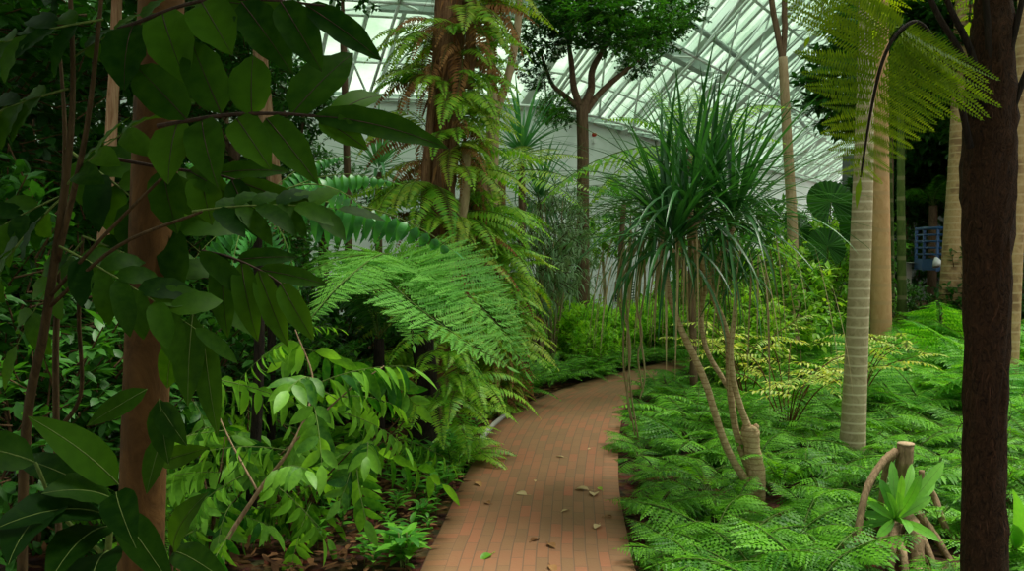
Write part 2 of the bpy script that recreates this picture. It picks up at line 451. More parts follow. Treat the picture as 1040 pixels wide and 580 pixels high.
# ------------------------------------------------------------------ leafy crowns
def crown_mb(seed, R_, ncl, nlv, L, W, shape='ovate', n=3, flat=1.0, hollow=0.35, droop=0.5, spread=0.28, tmid=0.5, down=0.0):
    r = random.Random(seed); mb = MB()
    for c in range(ncl):
        while True:
            q = V((r.uniform(-1, 1), r.uniform(-1, 1), r.uniform(-1, 1)))
            if hollow < q.length < 1: break
        q = V((q.x * R_, q.y * R_, q.z * R_ * flat))
        out = q.normalized() if q.length > 0 else V((0, 0, 1))
        tw = (out + V((r.uniform(-.5, .5), r.uniform(-.5, .5), r.uniform(-.2, .5)))).normalized()
        Lt = spread * R_
        mb.tube([q - tw * Lt, q + tw * Lt * 0.2], [0.008, 0.004], 4, 1, cap=False)
        ct = tmid + r.uniform(-0.35, 0.35)
        for i in range(nlv):
            b = q + tw * (Lt * r.uniform(-0.9, 0.25))
            d = (tw * r.uniform(0.1, 0.9) + V((r.uniform(-1, 1), r.uniform(-1, 1), r.uniform(-0.7 - down, 0.5 - down)))).normalized()
            mb.leaf(b, d, V((r.uniform(-.4, .4), r.uniform(-.4, .4), 1)), L * r.uniform(0.7, 1.15), W * r.uniform(0.8, 1.1), n, droop, 0.2, shape, 0, min(1, max(0, ct + r.uniform(-0.25, 0.25))))
    return mb

CROWN = {
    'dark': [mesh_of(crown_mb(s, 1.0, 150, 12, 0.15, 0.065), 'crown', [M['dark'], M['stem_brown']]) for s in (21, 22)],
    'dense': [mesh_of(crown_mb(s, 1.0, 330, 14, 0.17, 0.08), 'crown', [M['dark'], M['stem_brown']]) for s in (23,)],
    'mid': [mesh_of(crown_mb(s, 1.0, 120, 12, 0.15, 0.06, 'lance'), 'crown', [M['mid'], M['stem']]) for s in (24, 25)],
    'bright': [mesh_of(crown_mb(s, 1.0, 130, 13, 0.17, 0.07, 'lance', hollow=0.2), 'crown', [M['bright'], M['stem']]) for s in (26, 27)],
    'bright_lit': [mesh_of(crown_mb(s, 1.0, 110, 12, 0.24, 0.07, 'lance', hollow=0.3), 'crown', [M['bright_lit'], M['stem']]) for s in (36, 37)],
    'shrub': [mesh_of(crown_mb(s, 1.0, 95, 9, 0.26, 0.10, 'ovate', 4, hollow=0.25, down=0.3), 'crown', [M['shrub'], M['stem']]) for s in (28, 29)],
    'broad': [mesh_of(crown_mb(s, 1.0, 70, 7, 0.38, 0.16, 'ovate', 4, hollow=0.25, down=0.3), 'crown', [M['darker'], M['stem']]) for s in (30, 31)],
    'grey': [mesh_of(crown_mb(s, 1.0, 150, 9, 0.28, 0.035, 'strap', 3, hollow=0.2, down=0.5, droop=0.9), 'crown', [M['grey'], M['stem_brown']]) for s in (32,)],
}

def crown_part(kind, root, loc, s, rnd, zs=1.0, name='crown'):
    Mx = Matrix.Translation(V(loc)) @ Matrix.Rotation(rnd.uniform(0, 6.28), 4, 'Z') @ Matrix.Diagonal((s, s, s * zs, 1))
    return part(rnd.choice(CROWN[kind]), name, root, Mx)

def bush(name, label, cat, loc, kind, s, rnd, zs=0.9, group=None, stems=4, lift=0.75):
    root = thing(name, label, cat, loc, group)
    mb = MB()
    for i in range(stems):
        a = rnd.uniform(0, 6.28)
        e = V((math.cos(a) * s * 0.5, math.sin(a) * s * 0.5, s * zs * (lift + 0.4)))
        limb(mb, [V((math.cos(a) * 0.03, math.sin(a) * 0.03, -0.03)), e * 0.5 + V((0, 0, 0.05 * s)), e], [0.016 * s + 0.004, 0.012 * s, 0.005 * s], 6)
    part(mesh_of(mb, 'stems', [M['stem_brown']]), 'stem', root)
    crown_part(kind, root, (0, 0, s * zs * lift), s, rnd, zs)
    return root

def tree(name, label, base, top, r0, r1, bark, crowns, rnd, group=None, mid=None, nb=12, cat='tree', branches=()):
    root = thing(name, label, cat, base, group)
    mb = MB()
    b = V((base[0], base[1], base[2] - 0.05))
    pts = [b, mid if mid is not None else b.lerp(top, 0.5) + V((rnd.uniform(-.05, .05), rnd.uniform(-.05, .05), 0)), top]
    limb(mb, pts, [r0 * 1.25, r0, (r0 + r1) / 2, r1], nb)
    mb.build('trunk', M[bark], root)
    for c in branches:
        m2 = MB(); limb(m2, c[0], c[1], 7); m2.build('branch', M[bark], root)
    for (kind, loc, s, zs) in crowns:
        if not branches:
            m2 = MB(); limb(m2, [top - V((0, 0, 0.1)), top.lerp(V(loc), 0.5) + V((0, 0, 0.05)), V(loc)], [r1 * 0.8, r1 * 0.5, r1 * 0.2], 6)
            m2.build('branch', M[bark], root)
        crown_part(kind, root, V(loc) - V(base), s, rnd, zs)
    return root

# ================================================================== SETTING
# --- ground
LEFT_PX = [(428, 580), (447, 540), (465, 500), (480, 470), (492, 448), (510, 428), (540, 408), (590, 390), (640, 376.5), (690, 365.5)]
RIGHT_PX = [(645, 580), (637, 545), (629, 500), (628, 470), (629, 440), (634, 415), (643, 398), (662, 386), (690, 376), (722, 368)]
L0 = [gp(*q) for q in LEFT_PX]; R0_ = [gp(*q) for q in RIGHT_PX]
LE = [V((-0.62, -3, 0)), V((-0.58, 0, 0)), V((-0.53, 2.5, 0))] + L0 + [V((4.0, 14.2, 0)), V((6.0, 14.9, 0))]
RE = [V((0.50, -3, 0)), V((0.52, 0, 0)), V((0.56, 2.5, 0))] + R0_ + [V((4.3, 13.1, 0)), V((6.2, 13.8, 0))]
LS, RS = spine(LE), spine(RE)

def soil_mat():
    m, nt, out = new_mat('soil_litter')
    tc = N(nt, 'ShaderNodeTexCoord')
    no = N(nt, 'ShaderNodeTexNoise', Scale=9.0, Detail=8.0, Roughness=0.7)
    nt.links.new(tc.outputs['Object'], no.inputs['Vector'])
    vo = N(nt, 'ShaderNodeTexVoronoi', Scale=16.0)
    nt.links.new(tc.outputs['Object'], vo.inputs['Vector'])
    cr = N(nt, 'ShaderNodeValToRGB')
    e = cr.color_ramp.elements
    e[0].position = 0.3; e[0].color = (0.018, 0.010, 0.006, 1); e[1].position = 0.7; e[1].color = (0.13, 0.065, 0.03, 1)
    nt.links.new(no.outputs[0], cr.inputs[0])
    mx = N(nt, 'ShaderNodeMix', data_type='RGBA', blend_type='MULTIPLY'); mx.inputs[0].default_value = 0.6
    nt.links.new(cr.outputs[0], mx.inputs[6]); nt.links.new(vo.outputs['Color'], mx.inputs[7])
    p = N(nt, 'ShaderNodeBsdfPrincipled', Roughness=0.95); p.inputs['Specular IOR Level'].default_value = 0.1
    nt.links.new(mx.outputs[2], p.inputs['Base Color'])
    b = N(nt, 'ShaderNodeBump', Strength=0.8, Distance=0.03)
    nt.links.new(vo.outputs['Distance'], b.inputs['Height']); nt.links.new(b.outputs[0], p.inputs['Normal'])
    nt.links.new(p.outputs[0], out.inputs[0])
    return m

mb = MB()
gx = [-30 + i * 0.75 for i in range(97)]; gy = [-8 + i * 0.75 for i in range(81)]
for y in gy:
    for x in gx:
        mb.v.append(V((x, y, -0.03 + 0.02 * noise.noise(V((x * 0.7, y * 0.7, 0))))))
for j in range(len(gy) - 1):
    for i in range(len(gx) - 1):
        a = j * len(gx) + i
        mb.face((a, a + 1, a + len(gx) + 1, a + len(gx)))
struct(mb.build('ground', soil_mat()))

def brick_mat(name, w, h, off=0.5):
    m, nt, out = new_mat(name)
    tc = N(nt, 'ShaderNodeTexCoord')
    br = N(nt, 'ShaderNodeTexBrick')
    br.offset = off; br.squash = 1.0
    for k, v in (('Scale', 1.0), ('Mortar Size', 0.0035), ('Mortar Smooth', 0.3), ('Bias', 0.0), ('Brick Width', w), ('Row Height', h)):
        br.inputs[k].default_value = v
    br.inputs['Color1'].default_value = (0, 0, 0, 1); br.inputs['Color2'].default_value = (1, 1, 1, 1); br.inputs['Mortar'].default_value = (0.5, 0.5, 0.5, 1)
    nt.links.new(tc.outputs['UV'], br.inputs['Vector'])
    cr = N(nt, 'ShaderNodeValToRGB')
    e = cr.color_ramp.elements
    e[0].position = 0.0; e[0].color = (0.197, 0.101, 0.046, 1)
    e[1].position = 1.0; e[1].color = (0.311, 0.107, 0.052, 1)
    x = cr.color_ramp.elements.new(0.35); x.color = (0.227, 0.110, 0.051, 1)
    x = cr.color_ramp.elements.new(0.7); x.color = (0.273, 0.110, 0.052, 1)
    nt.links.new(br.outputs['Color'], cr.inputs[0])
    no = N(nt, 'ShaderNodeTexNoise', Scale=2.2, Detail=6.0, Roughness=0.7)
    nt.links.new(tc.outputs['Object'], no.inputs['Vector'])
    r2 = N(nt, 'ShaderNodeValToRGB'); r2.color_ramp.elements[0].position = 0.35; r2.color_ramp.elements[1].position = 0.75
    nt.links.new(no.outputs[0], r2.inputs[0])
    mo = N(nt, 'ShaderNodeMix', data_type='RGBA'); mo.inputs[7].default_value = (0.215, 0.14, 0.06, 1)
    sc = N(nt, 'ShaderNodeMath', operation='MULTIPLY'); sc.inputs[1].default_value = 0.55
    nt.links.new(r2.outputs[0], sc.inputs[0]); nt.links.new(sc.outputs[0], mo.inputs[0])
    nt.links.new(cr.outputs[0], mo.inputs[6])
    mm = N(nt, 'ShaderNodeMix', data_type='RGBA'); mm.inputs[7].default_value = (0.15, 0.09, 0.05, 1)
    nt.links.new(br.outputs['Fac'], mm.inputs[0]); nt.links.new(mo.outputs[2], mm.inputs[6])
    p = N(nt, 'ShaderNodeBsdfPrincipled', Roughness=0.72); p.inputs['Specular IOR Level'].default_value = 0.3
    nt.links.new(mm.outputs[2], p.inputs['Base Color'])
    n3 = N(nt, 'ShaderNodeTexNoise', Scale=60.0, Detail=4.0)
    nt.links.new(tc.outputs['Object'], n3.inputs['Vector'])
    ad = N(nt, 'ShaderNodeMath', operation='MULTIPLY_ADD'); ad.inputs[1].default_value = -1.0
    nt.links.new(br.outputs['Fac'], ad.inputs[0])
    s3 = N(nt, 'ShaderNodeMath', operation='MULTIPLY'); s3.inputs[1].default_value = 0.35
    nt.links.new(n3.outputs[0], s3.inputs[0]); nt.links.new(s3.outputs[0], ad.inputs[2])
    b = N(nt, 'ShaderNodeBump', Strength=0.5, Distance=0.006)
    nt.links.new(ad.outputs[0], b.inputs['Height']); nt.links.new(b.outputs[0], p.inputs['Normal'])
    nt.links.new(p.outputs[0], out.inputs[0])
    return m

mb = MB(); mb.uv = []
s_ = 0.0; prevc = None; rows = []
EDGE = 0.115
for a, b in zip(LS, RS):
    c = (a + b) / 2
    if prevc is not None: s_ += (c - prevc).length
    prevc = c
    w = (b - a).length; d = (b - a) / w
    k = len(mb.v)
    st = [0, EDGE, EDGE, w * 0.5, w - EDGE, w - EDGE, w]
    for q in st:
        zz = 0.012 + 0.012 * math.sin(PI * q / w)
        mb.v.append(V((a.x, a.y, zz)) + d * q)
    vs = [0, EDGE, 0.0, 0.5 * (1.08 - 2 * EDGE), 1.08 - 2 * EDGE, 0, EDGE]
    for q in vs: mb.uv.append((s_, q))
    mb.v.append(V((a.x, a.y, -0.08))); mb.uv.append((s_, 0)); mb.v.append(V((b.x, b.y, -0.08))); mb.uv.append((s_, 0.1))
    rows.append(k)
for k0, k1 in zip(rows, rows[1:]):
    for (i, j, m) in ((0, 1, 1), (2, 3, 0), (3, 4, 0), (5, 6, 1)):
        mb.face((k0 + i, k0 + j, k1 + j, k1 + i), m)
    mb.face((k0 + 7, k0, k1, k1 + 7), 1); mb.face((k0 + 6, k0 + 8, k1 + 8, k1 + 6), 1)
path = struct(mb.build('path', [brick_mat('brick_paving', 0.225, 0.066), brick_mat('brick_edging', 0.078, EDGE + 0.01, 0.0)]))

mb = MB()          # pale concrete kerb showing on the left of the path
kp = [LS[i] + V((-0.035, 0.0, 0)) for i in range(len(LS)) if 7.1 < LS[i].y < 8.4]
for a, b in zip(kp, kp[1:]):
    mb.bar(V((a.x, a.y, -0.025)), V((b.x, b.y, -0.025)), 0.035, 0.09)
struct(mb.build('trim_1', M['concrete'], smooth=False))

# --- back wall and glass roof
EAVE = 4.6
WL = [V((-24, 13.6, 0)), V((-10, 16.9, 0)), V((-3.4, 18.3, 0)), V((0.42, 19.2, 0)), V((3.3, 24.0, 0)), V((8.2, 32.0, 0)), V((15.5, 44, 0))]

def wall_mat():
    m, nt, out = new_mat('wall_panels')
    tc = N(nt, 'ShaderNodeTexCoord')
    br = N(nt, 'ShaderNodeTexWave', Scale=0.55, bands_direction='Z', wave_profile='SAW')
    nt.links.new(tc.outputs['Object'], br.inputs['Vector'])
    r = N(nt, 'ShaderNodeValToRGB'); r.color_ramp.elements[0].position = 0.0; r.color_ramp.elements[1].position = 0.06
    r.color_ramp.elements[0].color = (0.60, 0.67, 0.63, 1); r.color_ramp.elements[1].color = (0.84, 0.90, 0.87, 1)
    nt.links.new(br.outputs['Fac'], r.inputs[0])
    p = N(nt, 'ShaderNodeBsdfPrincipled', Roughness=0.6)
    nt.links.new(r.outputs[0], p.inputs['Base Color']); nt.links.new(p.outputs[0], out.inputs[0])
    return m

mb = MB()
for a, b in zip(WL, WL[1:]):
    n_ = V((b.y - a.y, -(b.x - a.x), 0)).normalized()
    k = len(mb.v)
    for q in (a, b):
        mb.v += [V((q.x, q.y, -0.1)), V((q.x, q.y, EAVE)), V((q.x, q.y, EAVE)) - n_ * 0.2, V((q.x, q.y, -0.1)) - n_ * 0.2]
    mb.face((k, k + 4, k + 5, k + 1)); mb.face((k + 1, k + 5, k + 6, k + 2)); mb.face((k + 3, k + 2, k + 6, k + 7))
struct(mb.build('wall_back', wall_mat(), smooth=False))

def glass_mat():
    m, nt, out = new_mat('roof_glass')
    tc = N(nt, 'ShaderNodeTexCoord')
    no = N(nt, 'ShaderNodeTexNoise', Scale=0.9, Detail=5.0, Roughness=0.65)
    nt.links.new(tc.outputs['Object'], no.inputs['Vector'])
    cr = N(nt, 'ShaderNodeValToRGB')
    cr.color_ramp.elements[0].position = 0.35; cr.color_ramp.elements[0].color = (0.40, 0.58, 0.41, 1)
    cr.color_ramp.elements[1].position = 0.65; cr.color_ramp.elements[1].color = (0.70, 0.84, 0.72, 1)
    nt.links.new(no.outputs[0], cr.inputs[0])
    t = N(nt, 'ShaderNodeBsdfTransparent'); nt.links.new(cr.outputs[0], t.inputs[0])
    tl = N(nt, 'ShaderNodeBsdfTranslucent'); nt.links.new(cr.outputs[0], tl.inputs[0])
    g = N(nt, 'ShaderNodeBsdfGlossy', Roughness=0.15)
    m1 = N(nt, 'ShaderNodeMixShader'); m1.inputs[0].default_value = 0.4
    nt.links.new(t.outputs[0], m1.inputs[1]); nt.links.new(tl.outputs[0], m1.inputs[2])
    m2 = N(nt, 'ShaderNodeMixShader'); m2.inputs[0].default_value = 0.04
    nt.links.new(m1.outputs[0], m2.inputs[1]); nt.links.new(g.outputs[0], m2.inputs[2])
    nt.links.new(m2.outputs[0], out.inputs[0])
    return m

D = V((0.35, -1.0, 0.40))                 # rafters climb this way from the eave
TL = 10.5
def eave_pt(s):
    L_ = 0
    for a, b in zip(WL, WL[1:]):
        l = (b - a).length
        if s <= L_ + l: 
            q = a.lerp(b, (s - L_) / l); return V((q.x, q.y, EAVE))
        L_ += l
    return V((WL[-1].x, WL[-1].y, EAVE))
TOT = sum((b - a).length for a, b in zip(WL, WL[1:]))
ST = 0.62
NS = int(TOT / ST)
gl, fr, tr = MB(), MB(), MB()
up_n = V((0, 0.37, 0.93))
for i in range(NS + 1):
    e = eave_pt(i * ST)
    fr.bar(e, e + D * TL, 0.075 if i % 4 else 0.17, 0.12 if i % 4 else 0.26, up_n)
    if i < NS:
        e2 = eave_pt((i + 1) * ST)
        for j in range(8):
            t0, t1 = TL * j / 8, TL * (j + 1) / 8
            k = len(gl.v)
            o_ = V((0, 0.05, 0.12))
            gl.v += [e + D * t0 + o_, e2 + D * t0 + o_, e2 + D * t1 + o_, e + D * t1 + o_]
            gl.face((k, k + 1, k + 2, k + 3))
for j in range(0, 9):                      # purlins
    t = TL * j / 8
    for i in range(NS):
        fr.bar(eave_pt(i * ST) + D * t, eave_pt((i + 1) * ST) + D * t, 0.07, 0.09, up_n)
for i in range(0, NS - 3, 3):              # space-truss lattice hung under the glass
    for j in range(0, 7, 2):
        t0, t1 = TL * j / 8, TL * (j + 2) / 8
        dn = V((0, -0.3, -0.75))
        a, b, c_, d_ = eave_pt(i * ST) + D * t0, eave_pt((i + 3) * ST) + D * t0, eave_pt((i + 3) * ST) + D * t1, eave_pt(i * ST) + D * t1
        m_ = (a + b + c_ + d_) / 4 + dn
        for q in (a, b, c_, d_):
            tr.tube([q, m_], 0.022, 6)
        nx = (eave_pt(min(i + 6, NS) * ST) + eave_pt((i + 3) * ST)) / 2 + D * ((t0 + t1) / 2) + dn
        tr.tube([m_, nx], 0.03, 6)
        if j < 5: tr.tube([m_, m_ + D * (TL / 4)], 0.03, 6)
struct(gl.build('roof_glazing', glass_mat(), smooth=False))
struct(fr.build('roof_frame', M['steel'], smooth=False))
struct(tr.build('roof_truss', M['steel']))
ar = MB()                                   # curved arch rib crossing the rafters and the eave beam
pa, pb = V((WL[4].x, WL[4].y, EAVE)), V((WL[5].x, WL[5].y, EAVE))
pn = (pb - pa).cross(D).normalized()
if pn.z > 0: pn = -pn
def on_roof(px, py):
    v = ray(px, py); o = V((0, 0, EYE))
    return o + v * ((pa - o).dot(pn) / v.dot(pn)) + pn * 0.3
arp = spine([on_roof(*q) for q in ((655, -30), (690, 6), (722, 30), (755, 57), (790, 92), (815, 122))])
ar.tube(arp, 0.065, 8)
struct(ar.build('roof_arch', M['steel_dim']))
eb = MB()
for a, b in zip(WL, WL[1:]):
    eb.bar(V((a.x, a.y, EAVE + 0.05)), V((b.x, b.y, EAVE + 0.05)), 0.25, 0.16)
    a2, b2 = V((a.x, a.y, EAVE)) + D * 3.4 + V((0, 0, -.3)), V((b.x, b.y, EAVE)) + D * 3.4 + V((0, 0, -.3))
    if a.x > -4 and b.x < 4: eb.bar(a2, b2, 0.2, 0.3)
struct(eb.build('roof_beam', M['steel_dim'], smooth=False))
# ================================================================== PLANTS
def base_of(px, py):           # ground point under a pixel
    g = gp(px, py); return V((g.x, g.y, 0))

def leaf_part(root, mat, a, b, W, name='leaf', up=None, droop=0.35, n=6, shape='ovate', fold=0.18, tint=0.5, face=0.5):
    m_ = MB()
    d = (b - a); L = d.length * 1.04
    upv = up if up is not None else (V((0, -1, 0)) * face + V((0, 0, 1)) * (1 - face))
    sd = d.normalized().cross(upv)
    d2 = Quaternion(sd.normalized(), droop * 0.5) @ d.normalized()
    mp_ = m_.leaf(a, d2, upv, L, W, n, droop, fold, shape, 0, tint, .02)
    m_.tube(mp_, lerp_list([W * .022, W * .006], len(mp_)), 5, 1, cap=False)
    return m_.build(name, [mat, M['stem']], root)

# ---- 1. red-brown trunk in the left foreground, crown above the frame
rn = random.Random(100)
b = V((at(141, 600, 2.45).x - 0.01, 2.45, 0))
tp = V((-0.86, 2.5, 4.6))
root = thing('rainforest_tree', 'thick smooth red-brown tree trunk close by in the left foreground', 'tree', b)
mb = MB()
limb(mb, [V((b.x, b.y, -0.05)), at(143, 575, 2.45), at(152, 300, 2.45), at(163, 20, 2.45), V((-0.90, 2.48, 3.4)), tp], [0.066, 0.062, 0.061, 0.060, 0.055, 0.045], 20)
mb.build('trunk', M['bark_red'], root)
for q in ((-1.9, 3.2, 4.9), (-1.6, 1.6, 4.6), (-0.2, 2.6, 5.2), (-0.5, 1.2, 4.7), (-2.4, 2.3, 4.4)):
    m2 = MB(); limb(m2, [tp - V((0, 0, .3)), tp.lerp(V(q), .5) + V((0, 0, .1)), V(q)], [0.035, 0.02, 0.008], 7); m2.build('branch', M['bark_red'], root)
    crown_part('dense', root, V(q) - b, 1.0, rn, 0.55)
# leaves that sprout on the trunk
for (a_, c_, w, Y) in (((176, 222), (206, 180), 0.085, 2.35), ((170, 180), (214, 226), 0.075, 2.3), ((150, 395), (90, 432), 0.06, 2.3), ((162, 405), (172, 470), 0.075, 2.3), ((160, 470), (212, 455), 0.06, 2.35), ((196, 318), (192, 410), .085, 2.25), ((206, 330), (222, 440), .07, 2.25), ((170, 395), (180, 330), .06, 2.3), ((160, 408), (190, 452), .07, 2.3), ((166, 440), (150, 500), .06, 2.3)):
    leaf_part(root, M['darker'], at(*a_, Y), at(*c_, Y - 0.05), w, face=0.8)

# ---- 2. saplings with big dark compound leaves
BIGLEAF_L = 0.60
def bigleaf(seed, npair, LL, W, lift=0.25):
    r = random.Random(seed); m_ = MB()
    pts = arc(BIGLEAF_L, 0.12, -0.25, 10)
    m_.tube(pts, [0.005 - 0.0035 * i / 10 for i in range(11)], 6, 1, cap=False)
    for i in range(npair):
        t = 0.16 + 0.78 * i / npair
        p, T = samp(pts, t)
        for sg in (-1, 1):
            d = V((0.8 + r.uniform(-.25, .25), sg * 0.85, r.uniform(-0.3, 0.2))).normalized()
            m_.leaf(p + T * r.uniform(-0.01, 0.01), d, V((0, 0, 1)), LL * r.uniform(0.8, 1.15) * (1 - 0.25 * abs(t - 0.5)), W * r.uniform(.85, 1.1), 9, r.uniform(.4, 1.0), 0.2, 'oblong', 0, r.uniform(0.0, 1.0), 0.03)
    p, T = samp(pts, 0.99)
    m_.leaf(p, T, V((0, 0, 1)), LL, W * .7, 9, 0.4, 0.15, 'oblong', 0, 0.5, 0.03)
    return mesh_of(m_, 'compound_leaf', [M['darker'], M['stem']])
BIG = [bigleaf(s, 6, 0.22, 0.088) for s in (1, 2, 3)]
BIGW = [bigleaf(s, 3, 0.24, 0.11) for s in (4, 5)]

def sapling(label, stems, leaves, base, name='sapling'):
    root = thing(name, label, 'sapling', base)
    for pts, rad in stems:
        m_ = MB(); limb(m_, pts, rad, 8); m_.build('stem', M['sapling'], root)
    for (me, a, c, roll) in leaves:
        part(me, 'compound_leaf', root, Matrix.Translation(-root.location) @ aim(a, c, BIGLEAF_L, roll=roll))
    return root
Y = 2.0
sb = V((at(16, 600, 2.1).x, 2.1, 0))
sapling('slender brown sapling with huge dark lobed compound leaves hanging across the upper left', [
    ([sb, at(24, 480, 2.1), at(46, 330, 2.05), at(66, 190, 2.0), at(74, 90, 2.0), at(70, -40, 2.0)], [0.013, 0.012, 0.011, 0.009, 0.006, 0.005]),
    ([at(58, 265, 2.02), at(88, 130, 1.95), at(106, -30, 1.9)], [0.008, 0.006, 0.004]),
    ([at(52, 300, 2.03), at(110, 235, 1.95), at(196, 150, 1.85)], [0.005, 0.004, 0.003]),
    ([at(52, 310, 2.03), at(120, 250, 1.95), at(205, 215, 1.85)], [0.005, 0.004, 0.003])],
    [(BIG[2], at(195, 215, 1.85), at(345, 205, 1.9), 0.7), (BIG[0], at(105, 20, 1.9), at(-60, 60, 1.9), -0.8), (BIG[1], at(70, 90, 2.0), at(-90, 150, 2.0), -0.7),
     (BIGW[0], at(64, 200, 2.0), at(-40, 320, 2.0), -0.5), (BIGW[1], at(66, 190, 2.0), at(150, 110, 1.9), 0.8), (BIG[2], at(60, 250, 2.0), at(200, 330, 2.0), 0.9), (BIGW[0], at(72, 60, 2.0), at(180, 0, 2.0), 0.7)], sb)
root = bpy.data.objects['sapling']
def lobed(rach, lobes, Y0, Y1):
    m_ = MB(); P_ = spine([at(x, y, Y0 + (Y1 - Y0) * i / (len(rach) - 1)) for i, (x, y) in enumerate(rach)])
    m_.tube(P_, lerp_list([.005, .002], len(P_)), 6, 1, cap=False)
    for (a, c, wp, dz) in lobes:
        Ya = Y0 + (Y1 - Y0) * (a[0] - rach[0][0]) / (rach[-1][0] - rach[0][0])
        q, e = at(*a, Ya), at(*c, Ya + dz)
        up = V((0, -.85, .35)); sd = (e - q).normalized().cross(up).normalized()
        dr = rn.uniform(.3, .8)
        mp = m_.leaf(q, Quaternion(sd, dr * .5) @ (e - q).normalized(), up, (e - q).length * 1.06, wp * Ya / F, 10, dr, .25, 'oblong', 0, rn.uniform(.1, 1), .03)
        m_.tube(mp, lerp_list([.0016, .0005], len(mp)), 4, 1, cap=False)
    return m_.build('compound_leaf', [M['darker'], M['stem_dark']], root)
lobed([(160, 128), (240, 116), (320, 118), (400, 134)], [((225, 116), (196, 45), 42, .05), ((256, 118), (258, 60), 42, .05), ((296, 117), (356, 58), 46, .08), ((335, 119), (385, 100), 26, .1), ((318, 118), (452, 153), 30, -.02),
      ((205, 122), (222, 190), 38, -.1), ((240, 120), (275, 172), 36, -.1), ((270, 120), (322, 186), 34, -.1), ((325, 120), (372, 152), 26, -.05), ((180, 126), (172, 186), 40, -.1), ((190, 122), (140, 70), 44, .05)], 1.85, 1.75)
lobed([(120, 30), (200, 2), (270, 0), (330, 6)], [((245, 2), (296, 74), 40, -.05), ((285, 2), (326, 72), 36, -.03), ((310, 5), (384, 60), 30, 0), ((205, 3), (236, 56), 46, -.08), ((165, 14), (190, 85), 46, -.08), ((215, 2), (250, -50), 44, .05), ((135, 26), (128, 92), 44, -.08), ((225, 2), (300, 18), 34, 0)], 1.95, 1.8)
lobed([(110, 160), (165, 170), (230, 180), (290, 205)], [((190, 173), (240, 205), 22, -.03), ((215, 177), (292, 176), 20, .05), ((240, 184), (325, 222), 22, 0), ((205, 176), (216, 228), 34, -.05), ((235, 182), (262, 240), 26, -.05), ((165, 171), (180, 235), 36, -.05)], 2.2, 2.1)
lobed([(205, 255), (235, 262), (270, 278), (300, 300)], [((225, 259), (232, 340), 26, -.05), ((245, 266), (262, 345), 26, -.05), ((262, 274), (292, 350), 24, -.05), ((285, 288), (318, 345), 24, -.05), ((240, 264), (300, 262), 20, .05), ((262, 274), (330, 290), 20, .05)], 2.5, 2.4)
# the terminal long leaf that reaches toward the centre
sb = V((at(62, 600, 2.6).x, 2.6, 0))
sapling('thin bare-stemmed sapling beside the red-brown trunk with dark drooping leaves at its foot', [
    ([sb, at(57, 420, 2.6), at(59, 290, 2.6), at(66, 150, 2.6), at(60, 40, 2.6)], [0.010, 0.010, 0.009, 0.007, 0.004]),
    ([at(57, 440, 2.6), at(82, 400, 2.6), at(80, 320, 2.55), at(84, 240, 2.5)], [0.007, 0.006, 0.006, 0.004])],
    [(BIGW[0], at(84, 240, 2.5), at(215, 300, 2.45), 0.7), (BIGW[1], at(84, 245, 2.5), at(10, 350, 2.4), -0.6), (BIG[1], at(66, 150, 2.6), at(200, 250, 2.4), 0.9), (BIG[0], at(60, 200, 2.6), at(-70, 270, 2.4), -0.8)], sb)
# low dark broad-leaved plant at the bottom left corner
sb = V((at(90, 600, 1.95).x, 1.95, 0))
root = thing('broad_leaved_plant', 'low plant with very large dark glossy leaves in the bottom left corner', 'plant', sb)
mb = MB(); limb(mb, [sb, at(110, 560, 1.95), at(122, 505, 1.9)], [0.010, 0.008, 0.006], 8); limb(mb, [at(112, 570, 1.95), at(60, 520, 1.9), at(36, 470, 1.85)], [0.006, 0.005, 0.004], 6)
mb.build('stem', M['stem'], root)
for (a_, c_, w, Y1, Y2, tn) in (((120, 492), (26, 424), 0.085, 1.9, 1.8, 1.0), ((118, 510), (40, 505), 0.10, 1.9, 1.75, .3), ((110, 525), (-10, 545), 0.12, 1.9, 1.65, .1), ((112, 535), (50, 600), 0.11, 1.9, 1.65, .1), ((122, 520), (178, 600), 0.075, 1.9, 1.8, .4),
                            ((118, 500), (140, 560), 0.075, 1.85, 1.7, .1), ((36, 470), (-50, 455), 0.09, 1.85, 1.8, .2), ((110, 560), (90, 640), 0.11, 1.9, 1.65, .2), ((60, 520), (10, 580), 0.11, 1.85, 1.6, .1), ((100, 500), (20, 470), 0.07, 1.9, 2.0, .2), ((176, 560), (216, 500), 0.075, 2.0, 1.95, .4), ((176, 560), (240, 600), 0.07, 2.0, 1.85, .3)):
    leaf_part(root, M['darker'], at(*a_, Y1), at(*c_, Y2), w, face=0.5, droop=0.9, tint=tn, n=9)
mb = MB(); limb(mb, [V((at(172, 600, 2.0).x, 2.0, 0)), at(174, 590, 2.0), at(176, 558, 2.0)], [.006, .005, .004], 6); mb.build('stem', M['sapling'], root)

